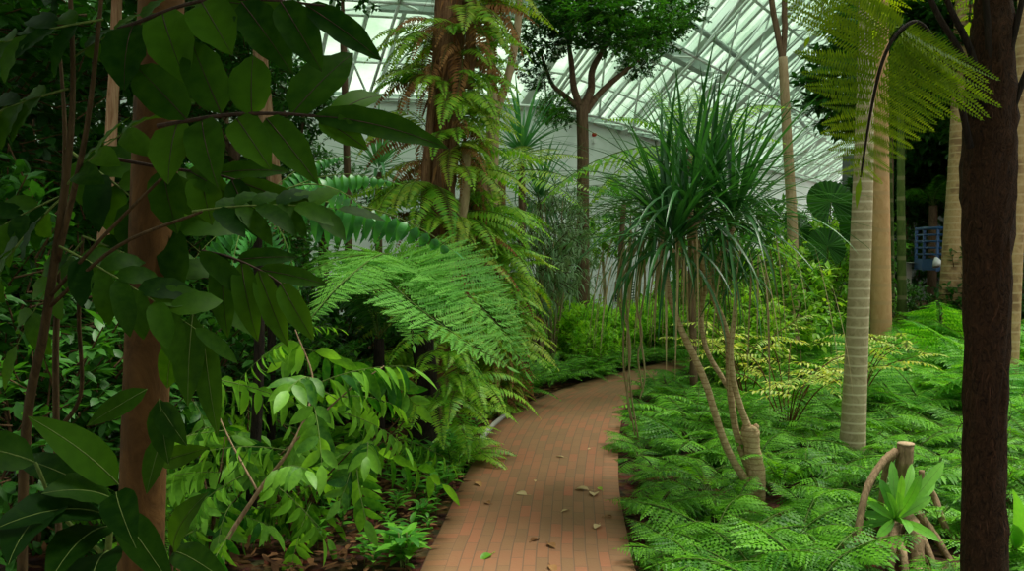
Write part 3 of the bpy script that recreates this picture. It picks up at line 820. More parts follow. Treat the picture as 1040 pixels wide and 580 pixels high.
# ---- 3. pale-leaved shrub, middle left, with a light leaning stick
SH_L = 0.5
def shrubleaf(seed, npair, LL, W, hang):
    r = random.Random(seed); m_ = MB()
    pts = arc(SH_L, 0.15, -0.35, 10)
    m_.tube(pts, [0.003 - 0.002 * i / 10 for i in range(11)], 5, 1, cap=False)
    for i in range(npair):
        t = 0.18 + 0.8 * i / npair
        p, T = samp(pts, t)
        for sg in (-1, 1):
            d = V((0.4 + r.uniform(-.2, .2), sg * r.uniform(0.4, 0.8), -hang * r.uniform(0.5, 1.2))).normalized()
            m_.leaf(p, d, V((0.1, -sg * 0.5, 0.8)), LL * r.uniform(0.8, 1.1), W * r.uniform(0.9, 1.1), 5, r.uniform(.2, .8), 0.25, 'ovate', 0, r.uniform(0.0, 1.0) ** 1.3)
    p, T = samp(pts, 0.99)
    m_.leaf(p, T - V((0, 0, hang * 0.5)), V((0, 0, 1)), LL, W, 5, 0.4, 0.2, 'ovate', 0, 0.7)
    return mesh_of(m_, 'compound_leaf', [M['shrub'], M['stem']])
SHL = [shrubleaf(51, 6, 0.15, 0.052, 0.9), shrubleaf(52, 7, 0.15, 0.048, 1.3), shrubleaf(53, 5, 0.16, 0.058, 0.6), shrubleaf(54, 7, 0.19, 0.06, 1.4)]
def leafy_shrub(label, base, stems, nleaf, seed, Ldir=None, extra=(), name='understorey_shrub', L=(0.35, 0.5), mats='stem_brown'):
    r = random.Random(seed)
    root = thing(name, label, 'shrub', base)
    ends = []
    for pts, rad in stems:
        m_ = MB(); sp = limb(m_, [V(p) for p in pts], rad, 7); m_.build('stem', M[mats], root)
        ends.append(sp)
    for i in range(nleaf):
        sp = ends[i % len(ends)]
        t = r.uniform(0.15, 1.0); p, T = samp(sp, min(t, 0.99))
        a = r.uniform(0, 2 * PI)
        d = V((math.cos(a), math.sin(a), r.uniform(-0.7, 0.35)))
        if Ldir is not None: d = d + Ldir
        d = d.normalized() * r.uniform(*L)
        part(r.choice(SHL[:3]), 'compound_leaf', root, Matrix.Translation(-root.location) @ aim(p, p + d, SH_L, roll=r.uniform(-.9, .9)))
    for (k, a, c) in extra:
        part(SHL[k], 'compound_leaf', root, Matrix.Translation(-root.location) @ aim(a, c, SH_L))
    return root
b1 = V((at(212, 590, 3.9).x, 3.9, 0))
leafy_shrub('shrub with bright pale green hanging leaflets on a leaning straw-brown stick', b1, mats='root', stems=[
    ([b1, at(225, 560, 3.9), at(262, 500, 3.95), at(298, 450, 4.0), at(318, 390, 4.2), at(300, 335, 4.3)], [0.012, 0.011, 0.010, 0.008, 0.005, 0.003]),
    ([at(298, 450, 4.0), at(350, 400, 4.2), at(390, 372, 4.3)], [0.006, 0.004, 0.003]),
    ([at(262, 500, 3.95), at(230, 440, 4.1), at(205, 380, 4.3)], [0.006, 0.004, 0.003])], nleaf=20, seed=61,
    extra=[(3, at(318, 392, 4.2), at(414, 362, 4.15)), (1, at(296, 345, 4.3), at(240, 380, 4.2)), (0, at(350, 420, 4.2), at(415, 448, 4.1)), (2, at(305, 335, 4.3), at(345, 330, 4.4))])
for i, (px, py, Y, n, lab) in enumerate([
        (300, 560, 4.7, 20, 'pale green leafy shrub low beside the left soil edge of the path'),
        (215, 590, 4.5, 24, 'pale green leafy shrub behind the foot of the red-brown trunk'),
        (350, 520, 5.4, 20, 'pale green leafy shrub just below the lacy tree fern fronds'),
        (250, 470, 5.6, 24, 'pale green leafy shrub behind the leaning straw-brown stick')]):
    g = at(px, py, Y); b1 = V((g.x, Y, 0)); r = random.Random(70 + i)
    st = []
    for k in range(4):
        a = r.uniform(0, 6.28); h = max(0.55, g.z + r.uniform(0.0, 0.35) + 0.35)
        st.append(([b1, b1 + V((math.cos(a) * .12, math.sin(a) * .12, h * .5)), b1 + V((math.cos(a) * .4, math.sin(a) * .35, h))], [0.009, 0.006, 0.003]))
    leafy_shrub(lab, b1, st, n, 80 + i)

# ---- 4. cycad-like plant with hanging dark leaflets
b1 = V((at(250, 300, 5.0).x, 5.0, 0))
root = thing('cycad', 'cycad with arching fronds of dark bluish hanging leaflets before the fern-clad trunk', 'cycad', b1)
top = at(262, 215, 5.0)
mb = MB(); limb(mb, [b1 - V((0, 0, .05)), b1.lerp(top, .5) + V((.03, 0, 0)), top], [0.035, 0.03, 0.03], 12); mb.build('trunk', M['bark_black'], root)
for (c_, Y, k) in (((452, 250), 4.8, 0), ((365, 222), 4.3, 1), ((330, 290), 4.5, 2), ((160, 240), 4.9, 0), ((190, 170), 5.2, 1), ((330, 150), 5.4, 2), ((230, 290), 4.4, 1), ((180, 290), 4.6, 2), ((400, 190), 5.3, 1)):
    part(CYC[k], 'frond', root, Matrix.Translation(-root.location) @ aim(top, at(*c_, Y), 0.93))

# ---- 5. lacy tree fern, left of the path
def tree_fern(label, base, top, r0, fronds, metas, bark='bark_black', name='tree_fern', roll=0.2, L=1.36):
    root = thing(name, label, 'tree fern', base)
    m_ = MB(); limb(m_, [V(base) - V((0, 0, .05)), V(base).lerp(top, .5), top], [r0 * 1.2, r0, r0 * 0.9], 14, jit=0.18, rnd=random.Random(5)); m_.build('trunk', M[bark], root)
    r = random.Random(int(top.x * 100))
    for i, c in enumerate(fronds):
        part(metas[i % len(metas)], 'frond', root, Matrix.Translation(-root.location) @ aim(top, c, L, roll=r.uniform(-roll, roll)))
    return root
bb = V((at(418, 450, 6.7).x, 6.7, 0)); top = at(418, 300, 6.7)
root = thing('tree_fern', 'tree fern with wide soft lacy green fronds on a black trunk left of the path', 'tree fern', bb)
mb = MB(); limb(mb, [bb - V((0, 0, .05)), at(435, 420, 6.7), at(430, 350, 6.7), top], [0.11, 0.085, 0.08, 0.08], 14, jit=0.2, rnd=random.Random(9)); mb.build('trunk', M['bark_black'], root)
def soft_frond(seed, pts, L, side):
    m_ = MB(); r = random.Random(seed); P = spine(pts)
    frond(m_, P, r, 26, fern_profile(L, 0.34), L * 0.02, 0.10, 0.32, 0.14, side=side, mode='bi', sub=20, subw=0.5, r0=0.007, sublen=L * 0.055, tmid=0.6)
    m_.build('frond', [M['treefern'], M['stem']], root)
soft_frond(1, [top, at(405, 262, 6.3), at(455, 285, 5.9), at(505, 330, 5.7), at(533, 376, 5.6)], 1.55, V((0.5, 1, 0.25)))
soft_frond(2, [top, at(385, 268, 6.2), at(410, 300, 5.6), at(470, 345, 5.3), at(515, 372, 5.25)], 1.35, V((0.7, 0.9, 0.3)))
soft_frond(3, [top, at(430, 258, 6.7), at(480, 275, 6.6), at(525, 320, 6.5)], 1.2, V((0.3, 1, 0.2)))
soft_frond(4, [top, at(385, 262, 6.5), at(330, 268, 6.1), at(270, 310, 5.9)], 1.3, V((-0.3, 1, 0.1)))
soft_frond(5, [top, at(395, 258, 6.2), at(350, 285, 5.5), at(310, 330, 5.1)], 1.25, V((-0.6, 0.7, 0.1)))
soft_frond(6, [top, at(420, 262, 7.2), at(440, 250, 7.8), at(470, 262, 8.2)], 1.2, V((1, -0.3, 0)))
soft_frond(7, [top, at(390, 262, 7.1), at(345, 255, 7.5), at(300, 275, 7.7)], 1.2, V((0.3, 1, 0)))
soft_frond(8, [top, at(405, 275, 6.1), at(415, 310, 5.6), at(420, 350, 5.35)], 1.1, V((1, 0.1, 0)))
soft_frond(9, [top, at(418, 270, 6.1), at(445, 300, 5.7), at(466, 335, 5.5)], 1.0, V((0.8, 0.6, 0.2)))

# ---- 6. fern-clad trunk
rn = random.Random(140)
bb = V((at(447, 395, 8.3).x, 8.3, 0))
root = thing('rainforest_tree', 'shaggy brown trunk hung with yellow-green ferns left of the path', 'tree', bb)
mb = MB(); axis = limb(mb, [bb - V((0, 0, .05)), at(441, 320, 8.3), at(446, 200, 8.3), at(452, 100, 8.3), at(458, 0, 8.3), at(466, -230, 8.3)], [0.20, 0.16, 0.15, 0.14, 0.14, 0.10], 20, jit=0.14, rnd=rn)
mb.build('trunk', M['bark_shag'], root)
for (p0, p1, p2, r) in (((452, 300), (470, 215), (474, 150), .055), ((436, 310), (432, 200), (440, 90), .05), ((462, 280), (458, 180), (470, 60), .045), ((474, 90), (478, 40), (480, -60), .06)):
    m2 = MB(); limb(m2, [at(*p0, 8.15), at(*p1, 8.12), at(*p2, 8.15)], [r, r * .85, r * .7], 10, jit=.1, rnd=rn); m2.build('climbing_stem', M['bark_shag' if p0[0] != 452 else 'bark_pale'], root)
m2 = MB()                      # shaggy dead fibre hanging on the trunk
for i in range(420):
    p, T = samp(axis, rn.uniform(0.12, 0.95)); a = rn.uniform(0, 6.28)
    o = V((math.cos(a), math.sin(a), 0))
    m2.leaf(p + o * 0.13, (o * 0.35 + V((rn.uniform(-.3, .3), 0, -1))), o, rn.uniform(.12, .4), rn.uniform(.01, .03), 3, 0.2, 0.1, 'strap', 0, rn.random())
fb = m2.build('bark_fibre', [M['fern_dead']], root); fb['kind'] = 'stuff'
for q, s in (((1.0, 8.0, 6.6), 1.3), ((-1.6, 8.4, 6.8), 1.4), ((-0.4, 9.2, 7.2), 1.3)):
    m2 = MB(); limb(m2, [axis[-1], axis[-1].lerp(V(q), .5), V(q)], [.06, .04, .015], 7); m2.build('branch', M['bark_shag'], root)
    crown_part('dark', root, V(q) - bb, s, rn, .6)

def epiphyte(p, out, n, L, label, group, metas, rnd):
    root = thing('epiphytic_fern', label, 'fern', p, group)
    az0 = math.atan2(out.y, out.x) - 1.15
    for i in range(n):
        az = az0 + 2.3 * (i + rnd.uniform(-.3, .3)) / max(1, n - 1)
        part(rnd.choice(metas), 'frond', root, TRS((0, 0, rnd.uniform(-.04, .04)), az, rnd.uniform(-0.35, 0.4), rnd.uniform(-.2, .2), L * rnd.uniform(.8, 1.15)))
    return root
G1 = 'ferns growing on the shaggy trunk'
EPI = 'yellow-green sword fern rooted on the shaggy brown trunk left of the path'
for i in range(46):
    t = 0.10 + 0.76 * i / 45
    p, T = samp(axis, t)
    if p.z > 4.6: continue
    a = -PI / 2 + rn.choice((-1, 1)) * rn.uniform(0.75, 1.7)
    o = V((math.cos(a), math.sin(a), 0))
    metas = SWORD_Y + SWORD if rn.random() < .6 else SWORD
    if rn.random() < .35: metas = SWORD_D + SWORD_D + SWORD_Y
    epiphyte(p + o * .12, o, 6, rn.uniform(.8, 1.2), EPI, G1, metas, rn)
# fern column to the right of it
ax2 = spine([at(505, 440, 8.6), at(500, 360, 8.7), at(492, 280, 8.8), at(484, 180, 8.8)])
bb = V((at(500, 400, 8.7).x, 8.7, 0))
root = thing('tree_fern_stump', 'brown fibrous trunk hidden by a tall column of ferns at the path edge', 'stump', bb)
mb = MB(); mb.tube([V((bb.x + .05, 8.7, -.05))] + [at(500, 360, 8.75), at(494, 280, 8.8), at(484, 180, 8.8)], [.17, .15, .13, .08], 14, jit=.25, rnd=rn); mb.build('trunk', M['bark_shag'], root)
m2 = MB()
for i in range(260):
    p, T = samp(ax2, rn.uniform(0, .95)); a = rn.uniform(0, 6.28); o = V((math.cos(a), math.sin(a), 0))
    m2.leaf(p + o * .13, (o * .5 + V((rn.uniform(-.3, .3), 0, -1))), o, rn.uniform(.15, .4), rn.uniform(.01, .03), 3, .3, .1, 'strap', 0, rn.random())
fb = m2.build('bark_fibre', [M['fern_dead']], root); fb['kind'] = 'stuff'
G2 = 'ferns growing on the fern column'
for i in range(46):
    t = 0.02 + 0.9 * i / 45
    p, T = samp(ax2, t)
    a = -PI / 2 + rn.choice((-1, 1)) * rn.uniform(0.0, 1.9); o = V((math.cos(a), math.sin(a), 0))
    epiphyte(p + o * .1, o, 7, rn.uniform(.7, 1.05) * (1 if t > .3 else .62), 'lime green sword fern drooping from the fern column beside the path', G2, SWORD if rn.random() < .5 else SWORD_Y + SWORD_D, rn)
# small ferns that hang in front of the black tree-fern trunk
G3 = 'ferns below the lacy tree fern'
for (px, py, Y) in ((447, 345, 6.5), (455, 385, 6.5), (440, 405, 6.4), (462, 420, 6.4), (470, 395, 6.6), (452, 365, 6.5)):
    p = at(px, py, Y)
    epiphyte(p, V((.6, -.8, 0)), 6, rn.uniform(.62, .8), 'feathery light green fern hanging on the black trunk under the lacy fronds', G3, SWORD, rn)
rr = random.Random(8)
for i in range(12):
    p = at(rr.uniform(430, 480), rr.uniform(440, 470), rr.uniform(6.3, 7.2)); p.z = 0
    rt = thing('ground_fern', 'small feathery fern on the soil at the foot of the black trunk', 'fern', p, 'ferns at the black trunk foot')
    copy_crown(rt, SWORD, rr, 7, (0, 0, 0.02), (-.1, .5), (.35, .6))

# ---- 7. slender pale forked tree
bb = V((at(497, 395, 9.4).x, 9.4, 0))
root = thing('slender_tree', 'slender smooth pale tree that forks into two stems behind the fern column', 'tree', bb)
mb = MB(); limb(mb, [bb - V((0, 0, .05)), at(498, 240, 9.4), at(501, 115, 9.4)], [.085, .075, .068], 12); mb.build('trunk', M['bark_pale'], root)
m2 = MB(); limb(m2, [at(501, 120, 9.4), at(499, 60, 9.4), at(498, 0, 9.4), at(498, -150, 9.4)], [.055, .05, .045, .035], 10); m2.build('branch', M['bark_pale'], root)
m2 = MB(); limb(m2, [at(501, 120, 9.4), at(514, 85, 9.5), at(522, 50, 9.6), at(527, 8, 9.7), at(530, -120, 9.8)], [.05, .045, .042, .04, .03], 10); m2.build('branch', M['bark_pale'], root)
crown_part('dark', root, at(498, -190, 9.4) - bb, 1.0, rn, .6); crown_part('dark', root, at(540, -160, 9.8) - bb, 1.0, rn, .6)

# ---- 8. dark-crowned tree in the middle distance
bb = V((at(592, 300, 13).x, 13, 0))
root = thing('rainforest_tree', 'branching tree with a dark leafy crown standing before the white wall', 'tree', bb)
mb = MB(); limb(mb, [bb - V((0, 0, .05)), at(592, 220, 13), at(592, 150, 13), at(591, 108, 13)], [.11, .09, .085, .085], 12); mb.build('trunk', M['bark_brown'], root)
for pts, rad in ((((591, 112), (583, 90), (580, 62), (574, 20)), (.06, .05, .04, .02)), (((591, 110), (600, 92), (602, 70), (618, 40), (630, 0)), (.065, .06, .05, .04, .02)), (((592, 118), (608, 96), (628, 78), (650, 60)), (.05, .045, .04, .02)),
                 (((590, 112), (572, 96), (560, 84), (548, 50)), (.05, .04, .03, .02))):
    m2 = MB(); limb(m2, [at(x, y, 13 + .2 * i) for i, (x, y) in enumerate(pts)], list(rad), 8); m2.build('branch', M['bark_brown'], root)
for (px, py, Y, s, z) in ((548, 42, 13, .55, .7), (585, 25, 12.8, .6, .6), (628, 30, 13.2, .7, .6), (662, 32, 13.5, .55, .8), (600, -10, 13, .9, .6), (568, 8, 13.5, .6, .7), (566, 112, 13.1, .36, .8), (648, 66, 13.6, .35, .7), (545, 80, 13.2, .3, .7), (690, 10, 13.6, .5, .7)):
    crown_part('dark', root, at(px, py, Y) - bb, s, rn, z)
for (px, py, Y, s, z) in ((645, 40, 12.7, .5, .7), (560, 112, 12.8, .32, .8), (605, 10, 12.3, .6, .6), (675, 20, 13, .5, .7)):
    crown_part('mid', root, at(px, py, Y) - bb, s, rn, z)

# ---- 9. big screw pine beside the path
PB = base_of(769, 506)
root = thing('screw_pine', 'dark strap-leaved screw pine on thin curving stems beside the brick path', 'screw pine', PB)
Yp = PB.y
H1, H2, H3, H4 = at(700, 222, Yp - .1), at(672, 232, Yp + .15), at(745, 232, Yp - .05), at(748, 296, Yp - .15)
ST_ = [([PB - V((0, 0, .04)), at(762, 495, Yp), at(738, 455, Yp - .05), at(715, 385, Yp - .1), at(690, 330, Yp - .05), at(678, 290, Yp), H2], [.030, .028, .023, .022, .020, .018, .016]),
       ([PB + V((.02, .03, -.03)), at(765, 488, Yp + .05), at(748, 440, Yp + .05), at(741, 390, Yp + .05), at(738, 340, Yp), at(722, 295, Yp), H1], [.03, .027, .023, .022, .02, .019, .018]),
       ([at(762, 440, Yp), at(748, 400, Yp - .03), at(742, 360, Yp - .05), at(746, 320, Yp - .1), H4], [.024, .02, .018, .016, .012]),
       ([at(740, 395, Yp + .05), at(716, 350, Yp + .25), at(715, 300, Yp + .25), H3], [.017, .016, .016, .014])]
for pts, rad in ST_:
    m2 = MB(); limb(m2, pts, rad, 10, jit=.05, rnd=rn); m2.build('stem', M['pandan_bark'], root)
m2 = MB(); limb(m2, [PB + V((-.01, .01, -.05)), at(768, 480, Yp), at(764, 455, Yp), at(762, 440, Yp), at(762, 433, Yp)], [.062, .056, .05, .06, .048], 14, jit=.06, rnd=rn)
for i in range(9):
    a = rn.uniform(0, 6.28); c = at(762, 437, Yp) + V((math.cos(a) * .035, math.sin(a) * .035, rn.uniform(-.03, .03)))
    m2.tube([c - V((0, 0, .022)), c - V((0, 0, .012)), c, c + V((0, 0, .012)), c + V((0, 0, .022))], [.006, .018, .022, .018, .006], 7)
m2.build('stump_stem', M['pandan_bark'], root)
def rosette(c, n, L, seed, name='leaf_rosette', lo=-0.5, mat='strap', W=.034):
    r = random.Random(seed); m_ = MB()
    for i in range(n):
        az = i * 2.39996 + r.uniform(-.2, .2)
        el = max(lo, min(1.38, r.gauss(.62, .5))) if mat == 'strap' else lo + (1.4 - lo) * (i / n)
        d = V((math.cos(az) * math.cos(el), math.sin(az) * math.cos(el), math.sin(el)))
        l = L * r.uniform(.75, 1.12)
        m_.leaf(c + V((math.cos(az), math.sin(az), 0)) * .03 + V((0, 0, .12 * (el + .5) / 2)), d, V((-math.cos(az) * math.sin(el), -math.sin(az) * math.sin(el), math.cos(el))), l, W * r.uniform(.8, 1.1), 9, max(.4, 1.2 * math.cos(el)) * r.uniform(.35, 1.3), .35, 'strap', 0, r.uniform(.05, .95))
    return m_.build(name, [M[mat]], root)
H5, H6 = at(684, 255, Yp - .25), at(722, 205, Yp + .25)
for h_, h0 in ((H5, H2), (H6, H1)):
    m2 = MB(); limb(m2, [h0 - V((0, 0, .12)), h0.lerp(h_, .6) - V((0, 0, .04)), h_], [.018, .016, .012], 8); m2.build('stem', M['pandan_bark'], root)
rosette(H1, 84, .95, 1, W=.028); rosette(H2, 74, .82, 2, lo=-.5, W=.028); rosette(H3, 80, .9, 3, W=.028); rosette(H5, 66, .75, 5, lo=-.5, W=.028); rosette(H6, 80, .85, 6, lo=-.3, W=.028); rosette(H4, 34, .42, 4, W=.022, lo=-.2)
def skirt(c, n, L, seed, mat, W):
    r = random.Random(seed); m_ = MB()
    for i in range(n):
        az = r.uniform(0, 6.28); rad = r.uniform(.08, .5)
        p = c + V((math.cos(az) * rad, math.sin(az) * rad, .12 - rad * .5 + r.uniform(-.1, .1)))
        m_.leaf(p, V((math.cos(az) * .3, math.sin(az) * .3, -1)), V((math.cos(az), math.sin(az), .2)), L * r.uniform(.5, 1.15), W * r.uniform(.6, 1.2), 8, .25, .3, 'strap', 0, r.random())
    return m_
skirt(H1 - V((0, 0, .05)), 40, .75, 11, 'strand', .014).build('dead_leaf_skirt', [M['strand']], root)
skirt(H2 - V((0, 0, .05)), 34, .75, 12, 'strand', .014).build('dead_leaf_skirt', [M['strand']], root)
skirt(H1 - V((.05, 0, .0)), 30, .7, 13, 'strap', .022).build('hanging_leaves', [M['strap']], root)
skirt(H2 - V((-.05, 0, .0)), 18, .7, 14, 'strap', .022).build('hanging_leaves', [M['strap']], root)
skirt(at(770, 250, Yp) , 22, .9, 15, 'strand', .012).build('dead_leaf_skirt', [M['strand']], root)
for pts in (((628, 285), (633, 330), (634, 380), (645, 442)), ((636, 280), (638, 330), (640, 390), (648, 444)), ((631, 290), (640, 350), (637, 400), (641, 428)), ((646, 300), (652, 340), (648, 362), (653, 398)), ((655, 290), (650, 330), (655, 380), (650, 405))):
    m2 = MB(); limb(m2, [H2 + V((-.12, 0, -.05))] + [at(x, y, Yp + .35 + .05 * i) for i, (x, y) in enumerate(pts)], [.006, .007, .007, .006, .005], 6); m2.build('aerial_root', M['strand'], root)

# ---- 10. palms on the right, slim trees
def palm(label, base, pts, rad, bark, fr=PALMD, nf=9, L=1.0, name='palm', seed=1):
    root = thing(name, label, 'palm', base)
    m_ = MB(); P = limb(m_, [V((base[0], base[1], -.06))] + pts, rad, 18); m_.build('trunk', M[bark], root)
    r = random.Random(seed)
    if nf: copy_crown(root, fr, r, nf, P[-1] - V(base), (-.1, .5), (L * .85, L * 1.1))
    return root
b1 = base_of(865, 462); Y = b1.y
palm('slim pale grey palm trunk closely ringed with white scars, right of the screw pine', b1, [at(867, 425, Y), at(871, 330, Y), at(876, 200, Y), at(879, 80, Y), at(881, -30, Y), at(884, -260, Y)], [.105, .092, .084, .078, .07, .06, .06, .05], 'palm_ring', seed=2)
b1 = base_of(894, 372); Y = b1.y
palm('smooth tan palm trunk just behind the pale ringed palm', b1, [at(895, 350, Y), at(894, 250, Y), at(893, 120, Y), at(893, -200, Y)], [.145, .138, .128, .118, .11], 'palm_tan', seed=3)
b1 = base_of(962, 358); Y = b1.y
palm('stout palm trunk with patchy brown bark left of the dark tree fern trunk', b1, [at(964, 335, Y), at(970, 240, Y), at(976, 130, Y), at(984, -120, Y)], [.19, .18, .165, .15, .13], 'palm_patch', seed=4)
b1 = base_of(1022, 400); Y = b1.y
palm('tan ringed palm trunk at the right edge of the photo', b1, [at(1024, 360, Y), at(1030, 230, Y), at(1038, 100, Y), at(1048, -120, Y)], [.115, .108, .10, .09, .08], 'palm_patch', seed=5)
b1 = V((at(915, 345, 14).x, 14, 0))
palm('thin green bamboo-like palm stem standing before the blue railing', b1, [at(916, 300, 14), at(915, 200, 14), at(915, 80, 14)], [.075, .07, .06, .05], 'palm_green', seed=6, nf=7, L=.8)
b1 = V((at(905, 340, 14.6).x, 14.6, 0))
palm('thinner straw-green palm stem beside the green bamboo-like palm', b1, [at(906, 290, 14.6), at(904, 180, 14.6), at(901, 90, 14.6)], [.045, .042, .04, .03], 'palm_green', seed=7, nf=6, L=.7)
# thin forked tree
bb = V((at(806, 360, 12).x, 12, 0))
root = thing('slender_tree', 'thin bare forked tree rising before the sloping glass roof', 'tree', bb)
mb = MB(); limb(mb, [bb - V((0, 0, .05)), at(805, 240, 12), at(800, 150, 12), at(795, 58, 12)], [.085, .075, .068, .062], 10); mb.build('trunk', M['bark_pale'], root)
m2 = MB(); limb(m2, [at(795, 62, 12), at(789, 30, 12), at(783, -5, 12), at(772, -120, 12)], [.045, .042, .04, .025], 8); m2.build('branch', M['bark_brown'], root)
m2 = MB(); limb(m2, [at(795, 60, 12), at(797, 30, 12), at(797, -5, 12), at(802, -120, 12)], [.04, .04, .038, .025], 8); m2.build('branch', M['bark_brown'], root)
crown_part('dark', root, at(785, -140, 12) - bb, .8, rn, .6)

# ---- 11. dark tree fern on the right
bb = V((at(1000, 700, 3.05).x, 3.05, 0)); Y = 3.05
root = thing('tree_fern', 'dark brown fibrous tree fern trunk in the right foreground with overhead fronds', 'tree fern', bb)
mb = MB(); limb(mb, [bb - V((0, 0, .05)), at(1000, 640, Y), at(1000, 480, Y), at(1002, 330, Y), at(1003, 200, Y), at(1006, 120, Y), at(1008, 40, Y), at(1010, -30, Y)], [.085, .08, .069, .072, .085, .085, .068, .05], 28, jit=.09, rnd=rn); mb.build('trunk', M['bark_fern'], root)
m2 = MB()
for i in range(700):
    t = rn.random(); pz = at(1000 + 4 * t, 580 - 520 * t, Y); a = rn.uniform(0, 6.28); o = V((math.cos(a), math.sin(a), 0))
    up_ = rn.choice((-1, 1))
    m2.leaf(pz + o * .066, o * .25 + V((rn.uniform(-.4, .4), rn.uniform(-.4, .4), up_)), o, rn.uniform(.03, .09), .005, 2, .5, .1, 'strap', 0, rn.random() * .6)
fb = m2.build('trunk_fibre', [bark_mat('fibre_dark', (.03, .014, .008), (.11, .05, .025))], root); fb['kind'] = 'stuff'
crown_c = at(1008, 10, Y)
stip = [((985, 150), (975, 105), (955, 55), (935, 24), (915, 30), (898, 58), (886, 105), (874, 180)), ((992, 120), (978, 60), (950, 10), (920, -60)), ((1000, 110), (985, 50), (962, 0), (945, -70)), ((1010, 130), (1022, 70), (1036, 10), (1050, -60)), ((1006, 100), (1004, 40), (1000, -20), (1000, -80)), ((1014, 150), (1034, 95), (1056, 40), (1080, -20))]
# hanging backlit frond
fr_pts = spine([at(x, y, d) for (x, y), d in zip(stip[0], (3.0, 2.95, 2.85, 2.78, 2.74, 2.72, 2.70, 2.68))])
m2 = MB()
m2.tube(fr_pts, lerp_list([.013, .009, .007, .006, .005, .003], len(fr_pts)), 7, 1, cap=False)
m2.build('stipe', [M['treefern_back'], M['bark_black']], root)
fmb = MB(); fr2 = fr_pts[23:]
frond(fmb, fr2, random.Random(77), 19, lambda u: .36 * (0.8 + .2 * min(1, u * 4)) * (1 - .86 * max(0, u - .25) / .75) + .01, .02, 0.0, -.02, .05, side=V((1, 0.12, 0.16)), mode='bi', sub=34, subw=.46, r0=.005, sublen=.05, tipang=.38, tmid=.55)
fmb.build('frond', [M['treefern_back'], M['bark_black']], root)
for k, st in enumerate(stip[1:]):
    p_ = [at(x, y, Y - .05) for (x, y) in st]
    e = p_[-1]
    m2 = MB(); limb(m2, p_, [.016, .012, .010, .008], 8); m2.build('stipe', M['bark_black'], root)
    d = (p_[-1] - p_[-2]).normalized()
    part(TF_DARK[k % 3], 'frond', root, Matrix.Translation(-root.location) @ aim(e, e + V((d.x, (-.3, .2, -.3, .5, .1)[k], .12)) * 1.4, 1.36))
for k in range(9):
    a = k * .7 + .35
    part(TF_DARK[k % 3], 'frond', root, Matrix.Translation(-root.location) @ aim(crown_c + V((0, 0, .25)), crown_c + V((math.cos(a) * 1.5, math.sin(a) * 1.5, .45)), 1.36))
# fronds of the same crown that show along the top right of the photo
for (a_, c_, Y1, Y2, k) in (((960, -40), (815, 32), 2.9, 3.6, 0), ((985, -50), (905, 25), 3.0, 4.0, 1), ((1010, -40), (985, 60), 3.1, 4.2, 2), ((950, -50), (850, 5), 2.9, 3.2, 1)):
    part(TF_DARK[k], 'frond', root, Matrix.Translation(-root.location) @ aim(at(*a_, Y1), at(*c_, Y2), 1.36))

# ---- 12. cut stilt-root stump with a bird's nest fern
SB = V((at(920, 560, 4.75).x, 4.75, 0)); Y = 4.75
root = thing('stilt_root_stump', 'cut palm stump propped on brown stilt roots in the lower right', 'stump', SB)
mb = MB(); limb(mb, [at(914, 520, Y), at(916, 490, Y), at(920, 452, Y)], [.048, .043, .043], 14, jit=.05, rnd=rn); mb.build('trunk', M['root'], root)
cc = at(920, 451.5, Y); mb = MB(); mb.tube([cc, cc + V((0, 0, .008))], [.046, .043], 14); mb.build('cut_face', M['cut'], root)
def g0(px, Y): 
    return V((at(px, 560, Y).x, Y, -.04))
RT = [([at(910, 458, Y), at(896, 470, Y - .05), at(880, 498, Y - .15), at(870, 545, Y - .25), g0(864, Y - .3)], .021), ([at(908, 462, Y), at(899, 480, Y + .1), at(893, 530, Y + .2), g0(888, Y + .25)], .018),
      ([at(932, 520, Y), at(950, 545, Y - .1), at(968, 575, Y - .2), g0(976, Y - .3)], .022), ([at(928, 500, Y + .05), at(946, 500, Y + .1), at(960, 535, Y), g0(980, Y - .05)], .02),
      ([at(925, 535, Y - .05), at(938, 550, Y - .2), at(950, 580, Y - .3), g0(956, Y - .35)], .022), ([at(918, 520, Y - .1), at(930, 540, Y - .25), at(932, 575, Y - .35), g0(934, Y - .4)], .036),
      ([at(912, 530, Y - .05), at(906, 555, Y - .25), g0(904, Y - .35)], .026), ([at(910, 525, Y), at(896, 550, Y - .15), g0(890, Y - .25)], .022), ([at(918, 530, Y + .1), at(940, 560, Y + .1), g0(966, Y + .1)], .02),
      ([at(915, 530, Y + .1), at(915, 560, Y + .2), g0(913, Y + .3)], .024), ([at(936, 478, Y + .1), at(937, 500, Y + .1), g0(940, Y + .12)], .016), ([at(910, 540, Y - .1), at(918, 565, Y - .35), g0(920, Y - .5)], .02)]
for pts, r in RT:
    m2 = MB(); limb(m2, pts, [r, r * .95, r * .9, r * .85], 9, jit=.1, rnd=rn); m2.build('stilt_root', M['root'], root)
NB = at(908, 528, Y - .22)
root = thing('birds_nest_fern', "bird's nest fern with broad upright blades growing on the cut stump", 'fern', NB)
for (c_, dY, w) in (((957, 470), .1, .06), ((893, 487), 0, .05), ((880, 510), -.1, .045), ((905, 470), .1, .05), ((935, 480), -.1, .05), ((930, 515), -.3, .05), ((890, 545), -.2, .045), ((925, 472), .15, .045), ((899, 500), -.25, .04), ((948, 490), .15, .05), ((915, 482), -.1, .04), ((878, 522), .1, .04), ((938, 528), -.3, .04), ((920, 492), -.2, .055), ((945, 505), 0, .045), ((870, 535), .05, .04)):
    leaf_part(root, M['nest'], NB, at(*c_, Y - .2 + dY), w, 'blade', face=.7, shape='blunt', n=12, tint=rn.uniform(.0, .7), droop=rn.uniform(.4, 1.0))
b1 = V((at(1030, 560, 4.2).x, 4.2, 0))
